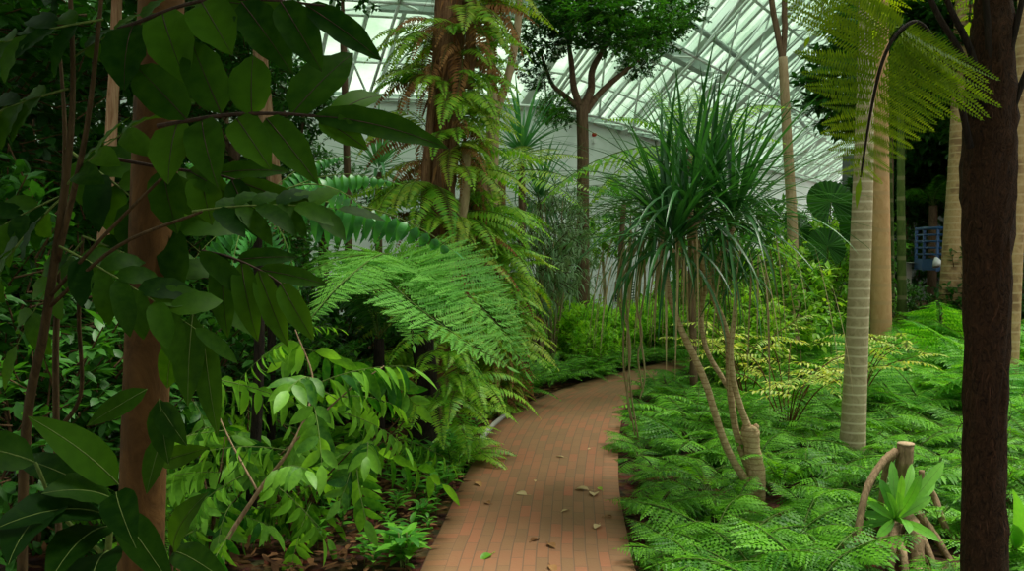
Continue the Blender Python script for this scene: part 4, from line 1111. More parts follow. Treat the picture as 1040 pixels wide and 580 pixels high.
root = thing('broad_leaved_plant', 'light green broad-leaved plant low at the right edge behind the dark trunk', 'plant', b1)
for (a_, c_, w) in (((1030, 560), (1012, 510), .07), ((1030, 560), (1045, 500), .08), ((1030, 560), (1000, 545), .06), ((1030, 560), (1060, 540), .08), ((1030, 560), (1020, 585), .07), ((1030, 560), (1038, 525), .06)):
    m2 = MB(); p_ = at(*a_, 4.2); q_ = at(*c_, 4.0); m2.tube([V((b1.x, b1.y, -.02)), p_.lerp(q_, .1)], .004, 5, 1); m2.leaf(p_, q_ - p_, V((0, -.5, 1)), (q_ - p_).length * 1.3, w, 6, .6, .2, 'ovate', 0, rn.uniform(.1, .7)); m2.build('leaf', [M['nest'], M['stem']], root)

# ---- 13. yellow-leaved shrub
GL_ = 0.4
def goldleaf(seed):
    r = random.Random(seed); m_ = MB(); pts = arc(GL_, .2, -.5, 8)
    m_.tube(pts, .002, 4, 1, cap=False)
    for i in range(9):
        p, T = samp(pts, .12 + .85 * i / 9)
        for sg in (-1, 1):
            m_.leaf(p, V((.35, sg * .8, r.uniform(-.5, 0))), V((0, 0, 1)), .075 * r.uniform(.8, 1.1), .022, 3, .5, .2, 'ovate', 0, r.uniform(0, 1))
    p, T = samp(pts, .99); m_.leaf(p, T, V((0, 0, 1)), .07, .022, 3, .3, .2, 'ovate', 0, .6)
    return mesh_of(m_, 'compound_leaf', [M['gold'], M['stem_brown']])
GOLD = [goldleaf(s) for s in (1, 2, 3)]
r = random.Random(13)
for (px, py, Y, n, w, lab) in ((800, 425, 7.4, 44, .75, 'airy shrub with yellow-lime leaflets between the screw pine and the ringed palm'), (868, 400, 8.2, 26, .55, 'airy shrub with yellow and pink-tinged leaflets against the ringed palm foot'), (760, 400, 8.6, 24, .6, 'airy yellow-leaved shrub behind the screw pine stems')):
    g = gp(px, py + 40); b1 = V((at(px, py, Y).x, Y, 0))
    root = thing('golden_shrub', lab, 'shrub', b1)
    for k in range(n // 4):
        a = r.uniform(0, 6.28); h = r.uniform(.45, .95)
        m2 = MB(); P = limb(m2, [b1, b1 + V((math.cos(a) * w * .4, math.sin(a) * w * .3, h * .75)), b1 + V((math.cos(a) * w, math.sin(a) * w * .7, h))], [.006, .005, .002], 5); m2.build('stem', M['bark_red'], root)
        for j in range(4):
            p, T = samp(P, r.uniform(.4, .99)); a2 = r.uniform(0, 6.28)
            part(r.choice(GOLD), 'compound_leaf', root, Matrix.Translation(-b1) @ aim(p, p + V((math.cos(a2), math.sin(a2), r.uniform(-.1, .5))).normalized() * r.uniform(.28, .4), GL_))

# ---- 14. fern bed right of the path
r = random.Random(31)
def right_edge_x(y):
    for a, b in zip(RS, RS[1:]):
        if a.y <= y <= b.y and b.y > a.y: return a.x + (b.x - a.x) * (y - a.y) / (b.y - a.y)
    return 99
def left_edge_x(y):
    for a, b in zip(LS, LS[1:]):
        if a.y <= y <= b.y and b.y > a.y: return a.x + (b.x - a.x) * (y - a.y) / (b.y - a.y)
    return -99
def whole(metas, n, seed, name, mats, L, pitch):    # a fern as one mesh, for those too far to show single fronds
    rr_ = random.Random(seed); m_ = bpy.data.meshes.new(name)
    vs, fs, mi, tn = [], [], [], []
    for i in range(n):
        src = rr_.choice(metas); X = TRS((0, 0, 0), 6.283 * (i + rr_.uniform(-.3, .3)) / n, rr_.uniform(*pitch), 0, L * rr_.uniform(.8, 1.1))
        k = len(vs); vs += [X @ v.co for v in src.vertices]
        for p in src.polygons: fs.append([k + q for q in p.vertices]); mi.append(p.material_index)
        tn += [d.value for d in src.attributes['tint'].data]
    m_.from_pydata(vs, [], fs)
    for q in mats: m_.materials.append(M[q])
    m_.polygons.foreach_set('material_index', mi); m_.polygons.foreach_set('use_smooth', [True] * len(fs))
    a = m_.attributes.new('tint', 'FLOAT', 'FACE'); a.data.foreach_set('value', tn)
    return m_
LACY_W = [whole(LACY, 9, s, 'fern_clump', ('fern', 'stem'), 1.0, (-.35, .25)) for s in (1, 2, 3)]
LIME_W = [whole(LACY_L, 9, s, 'fern_clump', ('fern_mid', 'stem'), 1.0, (-.3, .3)) for s in (4, 5)]
SWORD_W = [whole(SWORD_G, 9, s, 'fern_clump', ('fern', 'stem'), 1.0, (-.2, .3)) for s in (6, 7)]
TALLF = lacy_set('fern_mid', 1.2, 4, 17, 11, 55, a0=(.8, 1.25), a1=(-.6, 0), k=.40, droop=.2, sw=.5, sub_len=.085)
TALL_W = [whole(TALLF, 9, s, 'fern_clump', ('fern_mid', 'stem'), 1.0, (-.3, .25)) for s in (8, 9, 10)]
FERN_LAB = 'lacy mid-green ground fern in the dense bed right of the brick path'
FG = 'ground ferns right of the path'
spots = []
avoid = [(PB.x, PB.y, .16), (PB.x, PB.y - .22, .26), (SB.x, SB.y - .1, .42), (SB.x - .1, SB.y - .5, .45)]
y = 3.3
while y < 13.0:
    x = right_edge_x(y) + .25 if y < 12 else 2.8
    step = .29 + (y - 4) * .04
    xmax = .66 * y + .9
    while x < xmax:
        xx, yy = x + r.uniform(-.12, .12) * (step / .34), y + r.uniform(-.13, .13)
        if all((xx - a) ** 2 + (yy - b) ** 2 > c * c for a, b, c in avoid): spots.append((xx, yy))
        x += step * r.uniform(.9, 1.15)
    y += step * .9
spots += [(SB.x - .42, SB.y - .35), (SB.x + .38, SB.y - .42), (SB.x - .2, SB.y - .75), (SB.x + .15, SB.y - .8), (SB.x + .42, SB.y + .1), (PB.x - .2, PB.y - .28), (PB.x + .2, PB.y - .3)]
nfern = 0
for (x, y) in spots:
    s = r.uniform(.62, .95); first = x - right_edge_x(y) < .46
    if first: s *= .66
    if (x - PB.x) ** 2 + (y - PB.y + .25) ** 2 < .3: s *= .75
    if nfern >= len(spots) - 7: s = .45
    if y < 7.2:
        rt = thing('ground_fern', FERN_LAB, 'fern', (x, y, 0), FG)
        metas = LACY if first or r.random() < .93 else SWORD_G
        for i in range(8):
            az = 6.283 * (i + r.uniform(-.3, .3)) / 8
            part(r.choice(metas), 'frond', rt, TRS((0, 0, r.uniform(0, .05)), az, r.uniform(-.4, .25), r.uniform(-.2, .2), s * r.uniform(.8, 1.15)))
    else:
        me = r.choice(LACY_W) if r.random() < (.75 if y < 9 else .4) else (r.choice(LIME_W) if r.random() < .7 else r.choice(SWORD_W))
        o = bpy.data.objects.new('ground_fern', me); C.objects.link(o)
        o.matrix_basis = TRS((x, y, 0), r.uniform(0, 6.28), 0, 0, s * 1.15)
        tag(o, FERN_LAB, 'fern', FG)
    nfern += 1
print('ground ferns', nfern)
# larger bright ferns between the palms
for (px, Y, s, hz) in ((925, 9.2, 1.5, .2), (960, 9.8, 1.6, .3), (950, 10.4, 1.4, .2), (985, 8.6, 1.5, .2), (1030, 8.2, 1.6, .1), (940, 8.4, 1.5, .1), (872, 12.9, 1.9, .3), (845, 10.8, 1.6, .1), (1060, 10, 2.0, .3), (935, 11.8, 2.0, 0), (955, 12, 2.5, 0), (1000, 11.5, 2.3, 0), (1010, 9.6, 1.7, 0), (1035, 11.8, 2.4, 0), (930, 10.6, 2.1, 0), (980, 10.4, 2.1, 0), (820, 11.8, 1.9, 0), (850, 12.6, 2.0, 0), (790, 11.4, 1.7, 0)):
    o = bpy.data.objects.new('tall_fern', r.choice(TALL_W)); C.objects.link(o)
    o.matrix_basis = TRS((at(px, 300, Y).x, Y, 0), r.uniform(0, 6.28), 0, 0, s * .46)
    tag(o, 'tall bright green fern behind and between the palm trunks on the right', 'fern', 'tall ferns among the palms')

# ---- 15. ferns and shrubs at the left path edge and beyond the bend
r = random.Random(41)
for i in range(13):
    Y = r.uniform(8.6, 10.4); x = left_edge_x(Y) - r.uniform(.1, .5)
    rt = thing('ground_fern', 'dark green arching fern spilling onto the left edge of the path at the bend', 'fern', (x, Y, 0), 'ferns at the left path edge')
    copy_crown(rt, SWORD_G, r, 8, (0, 0, .03), (-.2, .35), (.45, .75))
for i in range(40):
    Y = r.uniform(11.2, 15.5); x = left_edge_x(min(Y, 13.5)) - r.uniform(.35, 2.6) if Y < 13.5 else r.uniform(.0, 4.2)
    bush('leafy_bush', 'low bright green bush massed beyond the bend of the path', 'bush', (x, Y, 0), 'bright_lit', r.uniform(.36, .56), r, .95, 'bright bushes beyond the bend', 3)
for i in range(20):
    Y = r.uniform(10.2, 12.8); x = left_edge_x(Y) - r.uniform(.08, .5)
    o = bpy.data.objects.new('ground_fern', r.choice(SWORD_W)); C.objects.link(o); o.matrix_basis = TRS((x, Y, 0), r.uniform(0, 6), 0, 0, .62)
    tag(o, 'small fresh green fern lining the far left edge of the curving path', 'fern', 'ferns lining the far bend')
for i in range(10):
    Y = r.uniform(13.6, 17); x = r.uniform(2.6, 6.5)
    bush('leafy_bush', 'bright yellow-green bush seen past the screw pine stems', 'bush', (x, Y, 0), 'bright', r.uniform(.5, .8), r, .9, 'bushes past the screw pine', 3)

# spiky plants and grey-leaved thicket before the white wall
def spiky(px, Y, h, L, n, lab, mat='spiky', W=.05, seed=1):
    global root
    b = V((at(px, 300, Y).x, Y, 0)); root = thing('spiky_dracaena', lab, 'dracaena', b)
    m2 = MB(); c = V((b.x, b.y, h)); limb(m2, [b - V((0, 0, .05)), b.lerp(c, .5), c], [.06, .05, .045], 9); m2.build('trunk', M['bark_brown'], root)
    rosette(c, n, L, seed, mat=mat, W=W, lo=-.4)
spiky(530, 11.5, 2.75, .95, 75, 'bluish spiky dracaena behind the pale forked tree', seed=21)
spiky(548, 12.5, 2.2, .9, 60, 'lower bluish spiky dracaena before the white wall', seed=22)
spiky(385, 11.5, 2.55, 1.0, 60, 'bluish spiky dracaena left of the fern-clad trunk', seed=23)
r = random.Random(43)
for (px, Y, z, s, lab) in ((562, 12.2, 1.9, .65, 'tall thicket of thin grey-green leaves before the white wall'), (580, 13.5, 1.2, .55, 'lower thicket of thin grey-green leaves behind the bright bushes'), (548, 11.6, 1.35, .7, 'thicket of grey-green leaves beside the fern column')):
    b = V((at(px, 300, Y).x, Y, 0)); rt = thing('bamboo_thicket', lab, 'thicket', b)
    m2 = MB()
    for k in range(7):
        a = r.uniform(0, 6.28); limb(m2, [V((0, 0, -.05)), V((math.cos(a) * .15, math.sin(a) * .15, z * .5)), V((math.cos(a) * .4, math.sin(a) * .4, z + .3))], [.016, .013, .005], 6)
    part(mesh_of(m2, 'canes', [M['strand']]), 'cane', rt)
    crown_part('grey', rt, (0, 0, z), s, r, 1.0)
# tree fern whose gold and green fronds show beside the white wall
bb = V((at(505, 300, 10.2).x, 10.2, 0)); top = at(508, 178, 10.2)
tree_fern('tree fern with gold-tinged arching fronds behind the fern column', bb, top, .07, [at(588, 158, 10.0), at(600, 195, 9.6), at(572, 205, 9.4), at(560, 150, 10.8), at(470, 160, 10.6), at(450, 190, 10), at(530, 150, 11.4)], sword_set('fern_yellow', 1.5, 2, 30, .03, 66, (.4, .6), (-.6, -.4), k=.2) + sword_set('fern_lime', 1.5, 1, 30, .035, 67, (.4, .6), (-.6, -.4), k=.2), 'bark_shag')
bb = V((at(706, 300, 9.5).x, 9.5, 0)); top = at(700, 150, 9.5)
tree_fern('tree fern with light green fronds behind the screw pine crown', bb, top, .035, [at(560, 215, 9.2), at(600, 200, 9), at(660, 90, 10), at(620, 130, 10), at(735, 105, 10.4), at(770, 130, 10), at(790, 150, 9.5), at(740, 200, 9), at(700, 90, 10.6), at(800, 120, 10)], sword_set('fern_lime', 1.5, 3, 26, .045, 68, (.4, .6), (-.6, -.4), k=.22), 'bark_brown')

# ---- 16. right-hand background
r = random.Random(47)
FAN = MB()
for i in range(26):
    a0 = -2.9 + 5.8 * i / 26; a1 = -2.9 + 5.8 * (i + 1) / 26; am = (a0 + a1) / 2
    k = len(FAN.v); z = .03
    FAN.v += [V((0, 0, 0)), V((math.cos(a0), math.sin(a0), -.06)), V((math.cos(am) * 1.02, math.sin(am) * 1.02, z)), V((math.cos(a1), math.sin(a1), -.06))]
    FAN.face((k, k + 1, k + 2), 0, r.random()); FAN.face((k, k + 2, k + 3), 0, r.random())
FANM = mesh_of(FAN, 'fan_leaf', [M['dark']], False)
b = V((at(842, 330, 12.5).x, 12.5, 0)); root = thing('fan_palm', 'fan palm with one round pleated dark leaf behind the hanging frond', 'palm', b)
for (px, py, Y, s, az) in ((844, 205, 12.3, .33, 0), (812, 232, 12.6, .3, .6), (875, 228, 12.6, .3, -.5), (840, 250, 12.2, .28, .2)):
    c = at(px, py, Y)
    m2 = MB(); limb(m2, [b, b.lerp(c, .5) + V((0, .1, .1)), c], [.012, .01, .008], 6); m2.build('leaf_stalk', M['stem'], root)
    part(FANM, 'fan_leaf', root, Matrix.Translation(c - b) @ Matrix.Rotation(az, 4, 'Z') @ Matrix.Rotation(1.15, 4, 'X') @ Matrix.Rotation(PI / 2, 4, 'Z') @ Matrix.Scale(s, 4))
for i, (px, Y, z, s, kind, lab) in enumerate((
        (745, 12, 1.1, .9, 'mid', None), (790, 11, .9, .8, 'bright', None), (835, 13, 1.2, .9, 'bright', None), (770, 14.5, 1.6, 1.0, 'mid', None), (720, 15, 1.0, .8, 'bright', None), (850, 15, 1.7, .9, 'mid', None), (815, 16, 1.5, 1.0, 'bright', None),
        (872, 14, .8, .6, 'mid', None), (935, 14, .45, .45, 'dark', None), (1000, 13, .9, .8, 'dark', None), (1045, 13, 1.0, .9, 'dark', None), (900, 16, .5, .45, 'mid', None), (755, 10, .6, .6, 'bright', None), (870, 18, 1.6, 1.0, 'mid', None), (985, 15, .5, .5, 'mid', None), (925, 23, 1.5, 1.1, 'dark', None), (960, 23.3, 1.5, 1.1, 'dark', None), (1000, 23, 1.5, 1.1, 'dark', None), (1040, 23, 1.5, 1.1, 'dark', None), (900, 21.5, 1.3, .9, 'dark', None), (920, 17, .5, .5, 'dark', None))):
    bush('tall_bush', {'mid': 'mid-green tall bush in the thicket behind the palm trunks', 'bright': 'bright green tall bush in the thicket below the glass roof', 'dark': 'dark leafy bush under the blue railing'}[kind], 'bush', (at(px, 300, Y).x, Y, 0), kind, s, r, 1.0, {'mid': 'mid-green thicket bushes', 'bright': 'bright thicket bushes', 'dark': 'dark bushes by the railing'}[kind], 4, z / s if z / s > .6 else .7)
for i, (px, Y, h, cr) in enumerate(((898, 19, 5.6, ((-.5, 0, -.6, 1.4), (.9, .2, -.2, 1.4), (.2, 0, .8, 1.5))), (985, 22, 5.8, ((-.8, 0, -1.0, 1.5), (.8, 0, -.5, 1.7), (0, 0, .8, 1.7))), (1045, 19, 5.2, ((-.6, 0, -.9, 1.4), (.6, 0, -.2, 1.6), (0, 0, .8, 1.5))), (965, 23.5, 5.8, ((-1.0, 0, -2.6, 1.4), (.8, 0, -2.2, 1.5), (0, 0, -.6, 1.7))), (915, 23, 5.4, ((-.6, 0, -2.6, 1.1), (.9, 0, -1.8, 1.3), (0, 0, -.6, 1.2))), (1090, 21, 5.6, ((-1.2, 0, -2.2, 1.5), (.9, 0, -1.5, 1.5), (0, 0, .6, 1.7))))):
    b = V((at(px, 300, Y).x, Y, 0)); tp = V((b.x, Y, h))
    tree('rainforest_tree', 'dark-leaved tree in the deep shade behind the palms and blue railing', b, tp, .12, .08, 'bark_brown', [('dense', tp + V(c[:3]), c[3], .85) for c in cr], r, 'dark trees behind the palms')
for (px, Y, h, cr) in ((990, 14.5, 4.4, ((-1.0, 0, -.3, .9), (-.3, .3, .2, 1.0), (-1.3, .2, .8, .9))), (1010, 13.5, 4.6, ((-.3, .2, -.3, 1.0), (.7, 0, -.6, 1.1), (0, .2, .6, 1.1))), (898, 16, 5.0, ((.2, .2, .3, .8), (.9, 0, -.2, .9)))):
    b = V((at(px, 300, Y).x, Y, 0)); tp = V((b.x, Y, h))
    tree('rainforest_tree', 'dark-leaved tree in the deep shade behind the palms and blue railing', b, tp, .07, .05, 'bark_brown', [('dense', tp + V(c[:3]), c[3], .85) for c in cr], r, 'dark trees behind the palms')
# straight-leaved palm behind the railing
b1 = V((at(946, 300, 22).x, 22, 0)); palm('feathery palm whose fronds rise behind the blue railing', b1, [V((b1.x, 22, 1.6)), V((b1.x, 22, 2.6))], [.12, .11, .1], 'bark_brown', PALMF, 9, .8, seed=9)

b1 = V((at(630, 300, 14.5).x, 14.5, 0)); palm('small feathery palm with light fronds close before the white wall', b1, [V((b1.x, 14.5, 1.3)), V((b1.x + .05, 14.5, 2.3))], [.05, .045, .04], 'bark_brown', PALMF, 9, .5, seed=31)
for (px, Y, z, s, k, lab) in ((640, 15.5, 2.3, .75, 'mid', 'slim leafy tree before the white wall, seen left of the screw pine crown'), (690, 16, 2.6, .8, 'bright', 'slim light green tree behind the screw pine crown'), (738, 15, 2.3, .8, 'mid', 'slim leafy tree right behind the screw pine crown'), (612, 16.5, 1.7, .55, 'bright', 'small light green tree low before the white wall')):
    b = V((at(px, 300, Y).x, Y, 0)); tp = V((b.x, Y, z - .35))
    tree('slender_tree', lab, b, tp, .04, .025, 'bark_pale', [(k, tp + V((0, 0, .35)), s, .9)], r)
# blue railing walkway
RW = [at(930, 268, 20.0), at(938, 269, 19.3), at(952, 270, 18.9), at(968, 269, 18.8), at(990, 268, 18.8), at(1020, 268, 18.9), at(1060, 267, 19.2)]
zb = 1.18
RW = [V((p.x, p.y, zb)) for p in RW]
root = thing('walkway_railing', 'blue curved balcony railing of a raised walkway behind the palms', 'railing', V((RW[2].x, RW[2].y, 0)))
mb = MB(); k = 0
for a, b in zip(RW, RW[1:]):
    mb.bar(a + V((0, 0, .02)), b + V((0, 0, .02)), .06, .24)
mb.build('deck_edge', M['blue'], root, smooth=False)
mb = MB()
for p in RW: mb.v += [p + V((0, 0, -.06)), V((p.x, p.y + 2.2, zb - .06)), V((p.x, p.y + 2.2, zb + .04)), p + V((0, 0, .04))]
for i in range(len(RW) - 1):
    a = i * 4
    for q in range(4): mb.face((a + q, a + (q + 1) % 4, a + 4 + (q + 1) % 4, a + 4 + q))
mb.build('deck', M['concrete'], root, smooth=False)
for z in (.24, .38, .52, .66, .80):
    m2 = MB(); m2.tube(spine([p + V((0, 0, z)) for p in RW]), .024 if z < .8 else .035, 7); m2.build('rail', M['blue'], root)
for p in RW:
    m2 = MB(); m2.bar(p + V((0, 0, -.12)), p + V((0, 0, .84)), .05, .05, V((0, 1, 0))); m2.build('post', M['blue'], root, smooth=False)
for p in (RW[1], RW[4], RW[6]):
    m2 = MB(); m2.bar(V((p.x, p.y + .8, -.05)), V((p.x, p.y + .8, zb)), .14, .14, V((0, 1, 0))); m2.build('support_post', M['concrete'], root, smooth=False)
fl = at(950, 266, 18.75)
root = thing('floodlight', 'small white floodlight hood on the front of the blue railing', 'lamp', fl)
m2 = MB(); m2.tube([fl + V((0, -.02, .09)), fl + V((0, -.05, .03)), fl + V((.02, -.1, -.08))], [.03, .07, .12], 12); m2.build('hood', M['white'], root)
m2 = MB(); m2.bar(fl + V((0, .15, .06)), fl + V((0, -.03, .06)), .03, .03); m2.build('bracket', M['slot'], root, smooth=False)

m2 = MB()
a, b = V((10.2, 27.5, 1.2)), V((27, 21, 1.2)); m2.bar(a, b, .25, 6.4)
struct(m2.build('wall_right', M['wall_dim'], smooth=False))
# wall vents, red alarm bell
def wall_at(px, py):
    v = ray(px, py)
    for a, b in zip(WL, WL[1:]):
        n_ = V((b.y - a.y, -(b.x - a.x), 0)).normalized()
        t = (a - V((0, 0, EYE))).dot(n_) / v.dot(n_)
        p = V((0, 0, EYE)) + v * t
        if a.x - .01 <= p.x <= b.x + .01: return p, n_, (b - a).normalized()
for px, lab in ((627, 'white slatted wall vent low on the wall, left one of the pair'), (641, 'white slatted wall vent low on the wall, right one of the pair')):
    p, n_, e = wall_at(px, 296)
    root = thing('wall_vent', lab, 'vent', p)
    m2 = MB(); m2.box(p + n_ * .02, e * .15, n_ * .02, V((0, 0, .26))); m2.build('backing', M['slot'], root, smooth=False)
    for k in range(7):
        m2 = MB(); m2.box(p + n_ * .06 + V((0, 0, -.22 + k * .074)), e * .15, n_ * .02, V((0, 0, .02))); m2.build('slat', M['white'], root, smooth=False)
p, n_, e = wall_at(602, 137)
root = thing('alarm_bell', 'small red round alarm bell high on the white wall', 'bell', p)
m2 = MB(); m2.tube([p + n_ * .0, p + n_ * .06, p + n_ * .09, p + n_ * .1], [.045, .045, .034, .01], 16); m2.build('gong', M['red'], root)
m2 = MB(); m2.box(p + n_ * .03 - V((0, 0, .15)), e * .06, n_ * .03, V((0, 0, .05))); m2.build('back_box', M['white'], root, smooth=False)

# ---- 17. left-hand middle distance and background
r = random.Random(53)
def ltree(px, Y, tops, rad, bark, lab, crowns=(), bpx=None):
    b = V((at(bpx or px, 400, Y).x, Y, 0)); root = thing('slender_tree', lab, 'tree', b)
    m2 = MB(); P = limb(m2, [b - V((0, 0, .05))] + [at(x, y, Y) for x, y in tops], rad, 12, jit=.06, rnd=r); m2.build('trunk', M[bark], root)
    for (x, y, Yc, s, k) in crowns:
        c = at(x, y, Yc); m3 = MB(); limb(m3, [P[-1], P[-1].lerp(c, .5) + V((0, 0, .05)), c], [rad[-1] * .7, rad[-1] * .4, .008], 6); m3.build('branch', M[bark], root); crown_part(k, root, c - b, s, r, .75)
ltree(279, 8.2, ((281, 262), (279, 190), (266, 80), (262, -40)), [.085, .08, .07, .07, .06], 'bark_peel', 'slim peeling light brown trunk seen between the dark compound leaves', ((262, -90, 8.2, 1.0, 'dark'), (210, -40, 8.6, .8, 'dark')))
ltree(353, 11, ((354, 250), (352, 150), (348, 20)), [.055, .05, .045, .04], 'bark_brown', 'thin dark brown trunk before the white wall left of the shaggy trunk', ((348, -40, 11, .8, 'dark'),))
ltree(80, 6.4, ((86, 430), (97, 350), (112, 150), (118, 20), (120, -80)), [.06, .055, .048, .042, .036, .03], 'bark_peel', 'pale buff trunk leaning behind the thin saplings on the left', ((120, -120, 6.4, 1.1, 'dense'),), bpx=78)
ltree(268, 6.0, ((276, 330), (280, 290), (282, 240)), [.03, .028, .026, .02], 'bark_black', 'short thin black stem in shade below the cycad', ((282, 235, 6.0, .3, 'dark'),), bpx=274)
LB = 'dark leafy bush in the shaded thicket on the left'
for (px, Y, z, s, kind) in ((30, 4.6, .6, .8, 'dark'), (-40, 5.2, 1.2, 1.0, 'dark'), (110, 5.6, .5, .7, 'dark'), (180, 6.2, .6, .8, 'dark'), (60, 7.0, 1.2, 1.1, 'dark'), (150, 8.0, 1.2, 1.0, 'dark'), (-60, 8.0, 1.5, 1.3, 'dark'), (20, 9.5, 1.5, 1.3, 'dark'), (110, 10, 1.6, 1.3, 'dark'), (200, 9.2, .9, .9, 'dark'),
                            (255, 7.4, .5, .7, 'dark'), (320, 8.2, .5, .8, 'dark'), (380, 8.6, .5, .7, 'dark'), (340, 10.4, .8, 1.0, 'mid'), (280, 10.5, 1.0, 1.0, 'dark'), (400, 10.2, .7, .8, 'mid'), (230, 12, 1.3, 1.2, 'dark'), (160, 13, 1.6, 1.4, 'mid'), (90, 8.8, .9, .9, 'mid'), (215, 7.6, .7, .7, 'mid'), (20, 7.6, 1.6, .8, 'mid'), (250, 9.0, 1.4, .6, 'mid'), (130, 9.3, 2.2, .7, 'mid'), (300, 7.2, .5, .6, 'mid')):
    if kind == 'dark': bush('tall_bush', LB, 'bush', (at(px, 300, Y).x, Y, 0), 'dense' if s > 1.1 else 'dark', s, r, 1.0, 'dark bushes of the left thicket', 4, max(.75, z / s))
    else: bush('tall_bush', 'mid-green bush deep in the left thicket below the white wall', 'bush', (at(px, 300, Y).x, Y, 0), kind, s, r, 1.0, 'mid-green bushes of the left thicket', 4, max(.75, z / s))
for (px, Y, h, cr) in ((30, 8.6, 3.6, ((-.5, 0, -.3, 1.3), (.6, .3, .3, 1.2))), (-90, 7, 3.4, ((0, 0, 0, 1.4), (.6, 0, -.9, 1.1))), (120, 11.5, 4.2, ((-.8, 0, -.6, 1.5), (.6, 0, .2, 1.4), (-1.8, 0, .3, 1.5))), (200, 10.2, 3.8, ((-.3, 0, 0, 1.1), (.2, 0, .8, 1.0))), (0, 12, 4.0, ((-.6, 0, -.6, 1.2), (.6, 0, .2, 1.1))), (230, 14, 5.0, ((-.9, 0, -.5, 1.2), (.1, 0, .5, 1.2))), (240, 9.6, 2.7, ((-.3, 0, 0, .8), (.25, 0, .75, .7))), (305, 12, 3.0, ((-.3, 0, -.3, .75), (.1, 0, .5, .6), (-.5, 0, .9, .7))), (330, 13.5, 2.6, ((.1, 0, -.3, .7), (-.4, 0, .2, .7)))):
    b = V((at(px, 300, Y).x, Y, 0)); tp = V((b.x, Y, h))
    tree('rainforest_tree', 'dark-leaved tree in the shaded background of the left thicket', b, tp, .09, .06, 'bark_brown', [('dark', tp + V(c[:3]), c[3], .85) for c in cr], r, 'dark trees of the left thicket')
for i in range(40):
    Y = r.uniform(4.4, 9.0); x = left_edge_x(Y) - r.uniform(.9, 3.6)
    o = bpy.data.objects.new('ground_fern', r.choice(LACY_W + SWORD_W)); C.objects.link(o); o.matrix_basis = TRS((x, Y, 0), r.uniform(0, 6), 0, 0, r.uniform(.5, .85))
    tag(o, 'shaded fern on the leafy soil of the left thicket', 'fern', 'ferns of the left thicket')
# palm fronds seen low through the left thicket
b1 = V((at(385, 380, 7.6).x, 7.6, 0)); palm('small palm with dark feathery fronds in the shade left of the black trunk', b1, [V((b1.x, 7.6, .5)), V((b1.x, 7.6, .8))], [.05, .05, .045], 'bark_black', PALMD, 9, .5, seed=12)

# ---- 18. unseen trees added to shade the foreground from behind and beside the camera
r = random.Random(59)
for (x, y, h, cr) in ((-3.2, .6, 4.2, ((0, 0, .2, 1.5), (1.0, .6, .6, 1.3))), (2.6, -.2, 4.6, ((0, 0, .2, 1.6), (-.9, .4, .8, 1.4))), (-.6, -2.4, 4.6, ((0, 0, .2, 1.8), (0, 1.2, .6, 1.5), (1.4, 0, 0, 1.5), (-1.4, 0, -1.2, 1.5)))):
    b = V((x, y, 0)); tp = V((x, y, h))
    tree('rainforest_tree', 'unseen dense canopy tree added to shade the near end of the brick path', b, tp, .12, .08, 'bark_brown', [('dense', tp + V(c[:3]), c[3], .6) for c in cr], r, 'unseen shading trees around the viewer')

SEED = []
for s in range(3):
    rs = random.Random(90 + s); m_ = MB()
    m_.tube([V((0, 0, -.02)), V((.01, 0, .07)), V((.0, .01, .13))], .003, 5, 1)
    for k in range(11):
        a = k * 2.4; z = .03 + .1 * k / 11
        m_.leaf(V((0, 0, z)), V((math.cos(a), math.sin(a), rs.uniform(.0, .8))), V((0, 0, 1)), rs.uniform(.07, .12), rs.uniform(.025, .04), 4, .7, .2, 'ovate', 0, rs.random())
    SEED.append(mesh_of(m_, 'seedling', [M['mid'], M['stem']]))
rs = random.Random(95)
for i in range(70):
    Y = rs.uniform(4.2, 7.6); x = left_edge_x(Y) - .06 - abs(rs.gauss(0, .28))
    o = bpy.data.objects.new('seedling', rs.choice(SEED)); C.objects.link(o); o.matrix_basis = TRS((x, Y, 0), rs.uniform(0, 6), 0, 0, rs.uniform(.6, 1.5))
    tag(o, 'small green seedling in the leaf litter along the left path edge', 'seedling', 'seedlings along the left path edge')
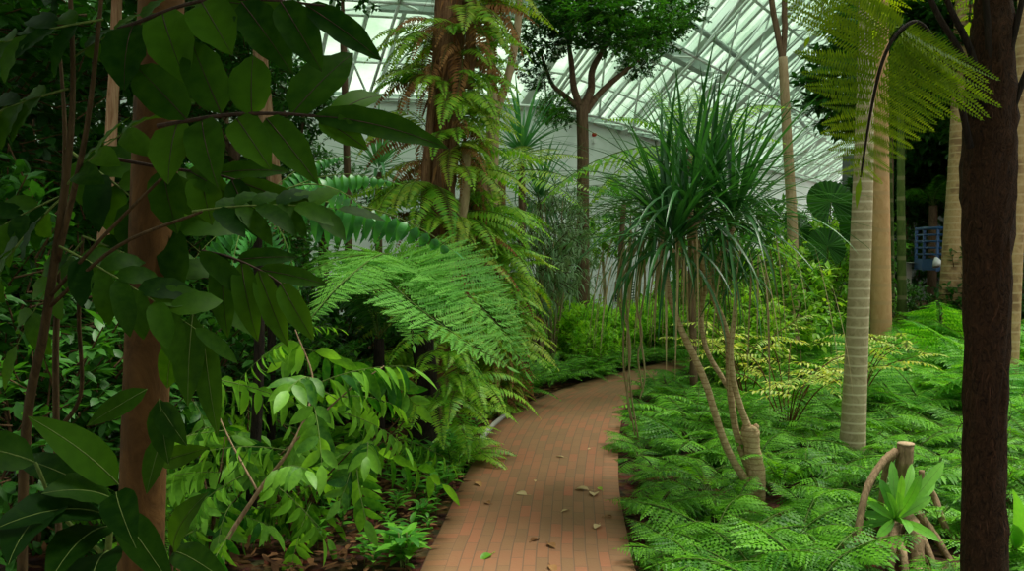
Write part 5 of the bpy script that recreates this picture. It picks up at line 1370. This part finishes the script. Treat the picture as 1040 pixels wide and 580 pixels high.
# ---- 19. fallen leaves
r = random.Random(61)
m2 = MB()
for i in range(2600):
    Y = r.uniform(3.6, 10); x = left_edge_x(Y) - abs(r.gauss(0, 1.0)) - .03
    m2.leaf(V((x, Y, .005 + r.uniform(0, .02))), V((r.uniform(-1, 1), r.uniform(-1, 1), r.uniform(-.05, .15))), V((r.uniform(-.3, .3), r.uniform(-.3, .3), 1)), r.uniform(.05, .12), r.uniform(.018, .04), 3, r.uniform(-.6, .8), .2, 'ovate', 0, r.random())
lo = m2.build('leaf_litter', [M['litter']]); tag(lo, 'brown fallen leaves littering the soil left of the path', 'leaf litter', None, 'stuff')
FL = [((483, 489), .09, 'dry', 'curled tan leaf lying near the left edge of the brick path'), ((535, 502), .09, 'dry_pale', 'thin straw-coloured twig leaf in the middle of the path'), ((598, 497), .13, 'dry_pale', 'large pale yellow leaf, left of the overlapping pair on the path'), ((603, 503), .13, 'dry_pale', 'large pale yellow leaf, right of the overlapping pair on the path'),
      ((611, 497), .06, 'bright', 'small green leaf right beside the pair of pale yellow leaves'), ((608, 532), .08, 'dry_pale', 'pale greenish forked leaf near the right edge of the path'), ((498, 511), .07, 'dry', 'brown crumpled leaf left of centre on the brick path'), ((540, 549), .08, 'dry', 'reddish brown curled leaf low in the middle of the path'),
      ((557, 551), .09, 'dry', 'brown split leaf just right of the reddish curled leaf'), ((499, 562), .09, 'bright', 'yellow-green narrow leaf at the bottom of the path'), ((559, 573), .09, 'dry', 'dark curled leaf at the very bottom centre of the path'), ((571, 519), .06, 'dry_pale', 'small pale buff leaf right of the path centre'),
      ((573, 464), .07, 'dry_pale', 'small straw leaf on the path at mid distance'), ((614, 524), .06, 'dry', 'small dark brown leaf scrap by the right path edge'), ((622, 456), .07, 'dry', 'dark brown leaf against the right fern edge of the path'), ((488, 469), .05, 'dry', 'tiny dark seed leaf at the left path corner'), ((543, 487), .04, 'dry_pale', 'tiny pale leaf fleck above the straw-coloured twig leaf'), ((507, 466), .05, 'dry', 'small brown leaf near the concrete kerb'), ((600, 455), .04, 'dry_pale', 'tiny pale leaf fleck far along the path')]
for (px, py), L, mt, lab in FL:
    p = gp(px, py, .03); a = r.uniform(0, 6.28)
    m2 = MB(); d = V((math.cos(a), math.sin(a), .12))
    m2.leaf(V((0, 0, .0)), d, V((r.uniform(-.3, .3), r.uniform(-.3, .3), 1)), L, L * .5, 6, r.uniform(.2, 1.0), .35, 'ovate', 0, r.random())
    m2.tube([V((0, 0, .0)), -V((d.x, d.y, -.1)) * L * .35], .0015, 5, 0)
    o = m2.build('fallen_leaf', [M[mt]]); o.location = (p.x, p.y, .026); tag(o, lab, 'leaf', 'fallen leaves on the brick path')

# ================================================================== LIGHT AND CAMERA
w = bpy.data.worlds.new('sky'); SC.world = w; w.use_nodes = True
bg = w.node_tree.nodes['Background']; bg.inputs[0].default_value = (0.93, 0.99, 0.90, 1); bg.inputs[1].default_value = 0.8
sd = bpy.data.lights.new('sun', 'SUN'); sd.energy = 5.0; sd.angle = math.radians(25); sd.color = (1.0, 0.96, 0.86)
so = bpy.data.objects.new('sun', sd); C.objects.link(so)
so.rotation_euler = V((-0.35, -0.25, -1.0)).to_track_quat('-Z', 'Y').to_euler()

cd = bpy.data.cameras.new('camera'); co = bpy.data.objects.new('camera', cd); C.objects.link(co)
co.location = (0, 0, EYE); co.rotation_euler = (PI / 2 - PITCH, 0, 0)
cd.sensor_width = 36; cd.lens = F / 1040 * 36; cd.clip_start = .05; cd.clip_end = 300
SC.camera = co
SC.view_settings.view_transform = 'Standard'; SC.view_settings.look = 'None'
SC.view_settings.exposure = 0.35; SC.view_settings.gamma = 1; SC.view_settings.use_curve_mapping = False
SC.cycles.max_bounces = 8; SC.cycles.diffuse_bounces = 4; SC.cycles.transmission_bounces = 4; SC.cycles.transparent_max_bounces = 8
SC.cycles.sample_clamp_indirect = 6
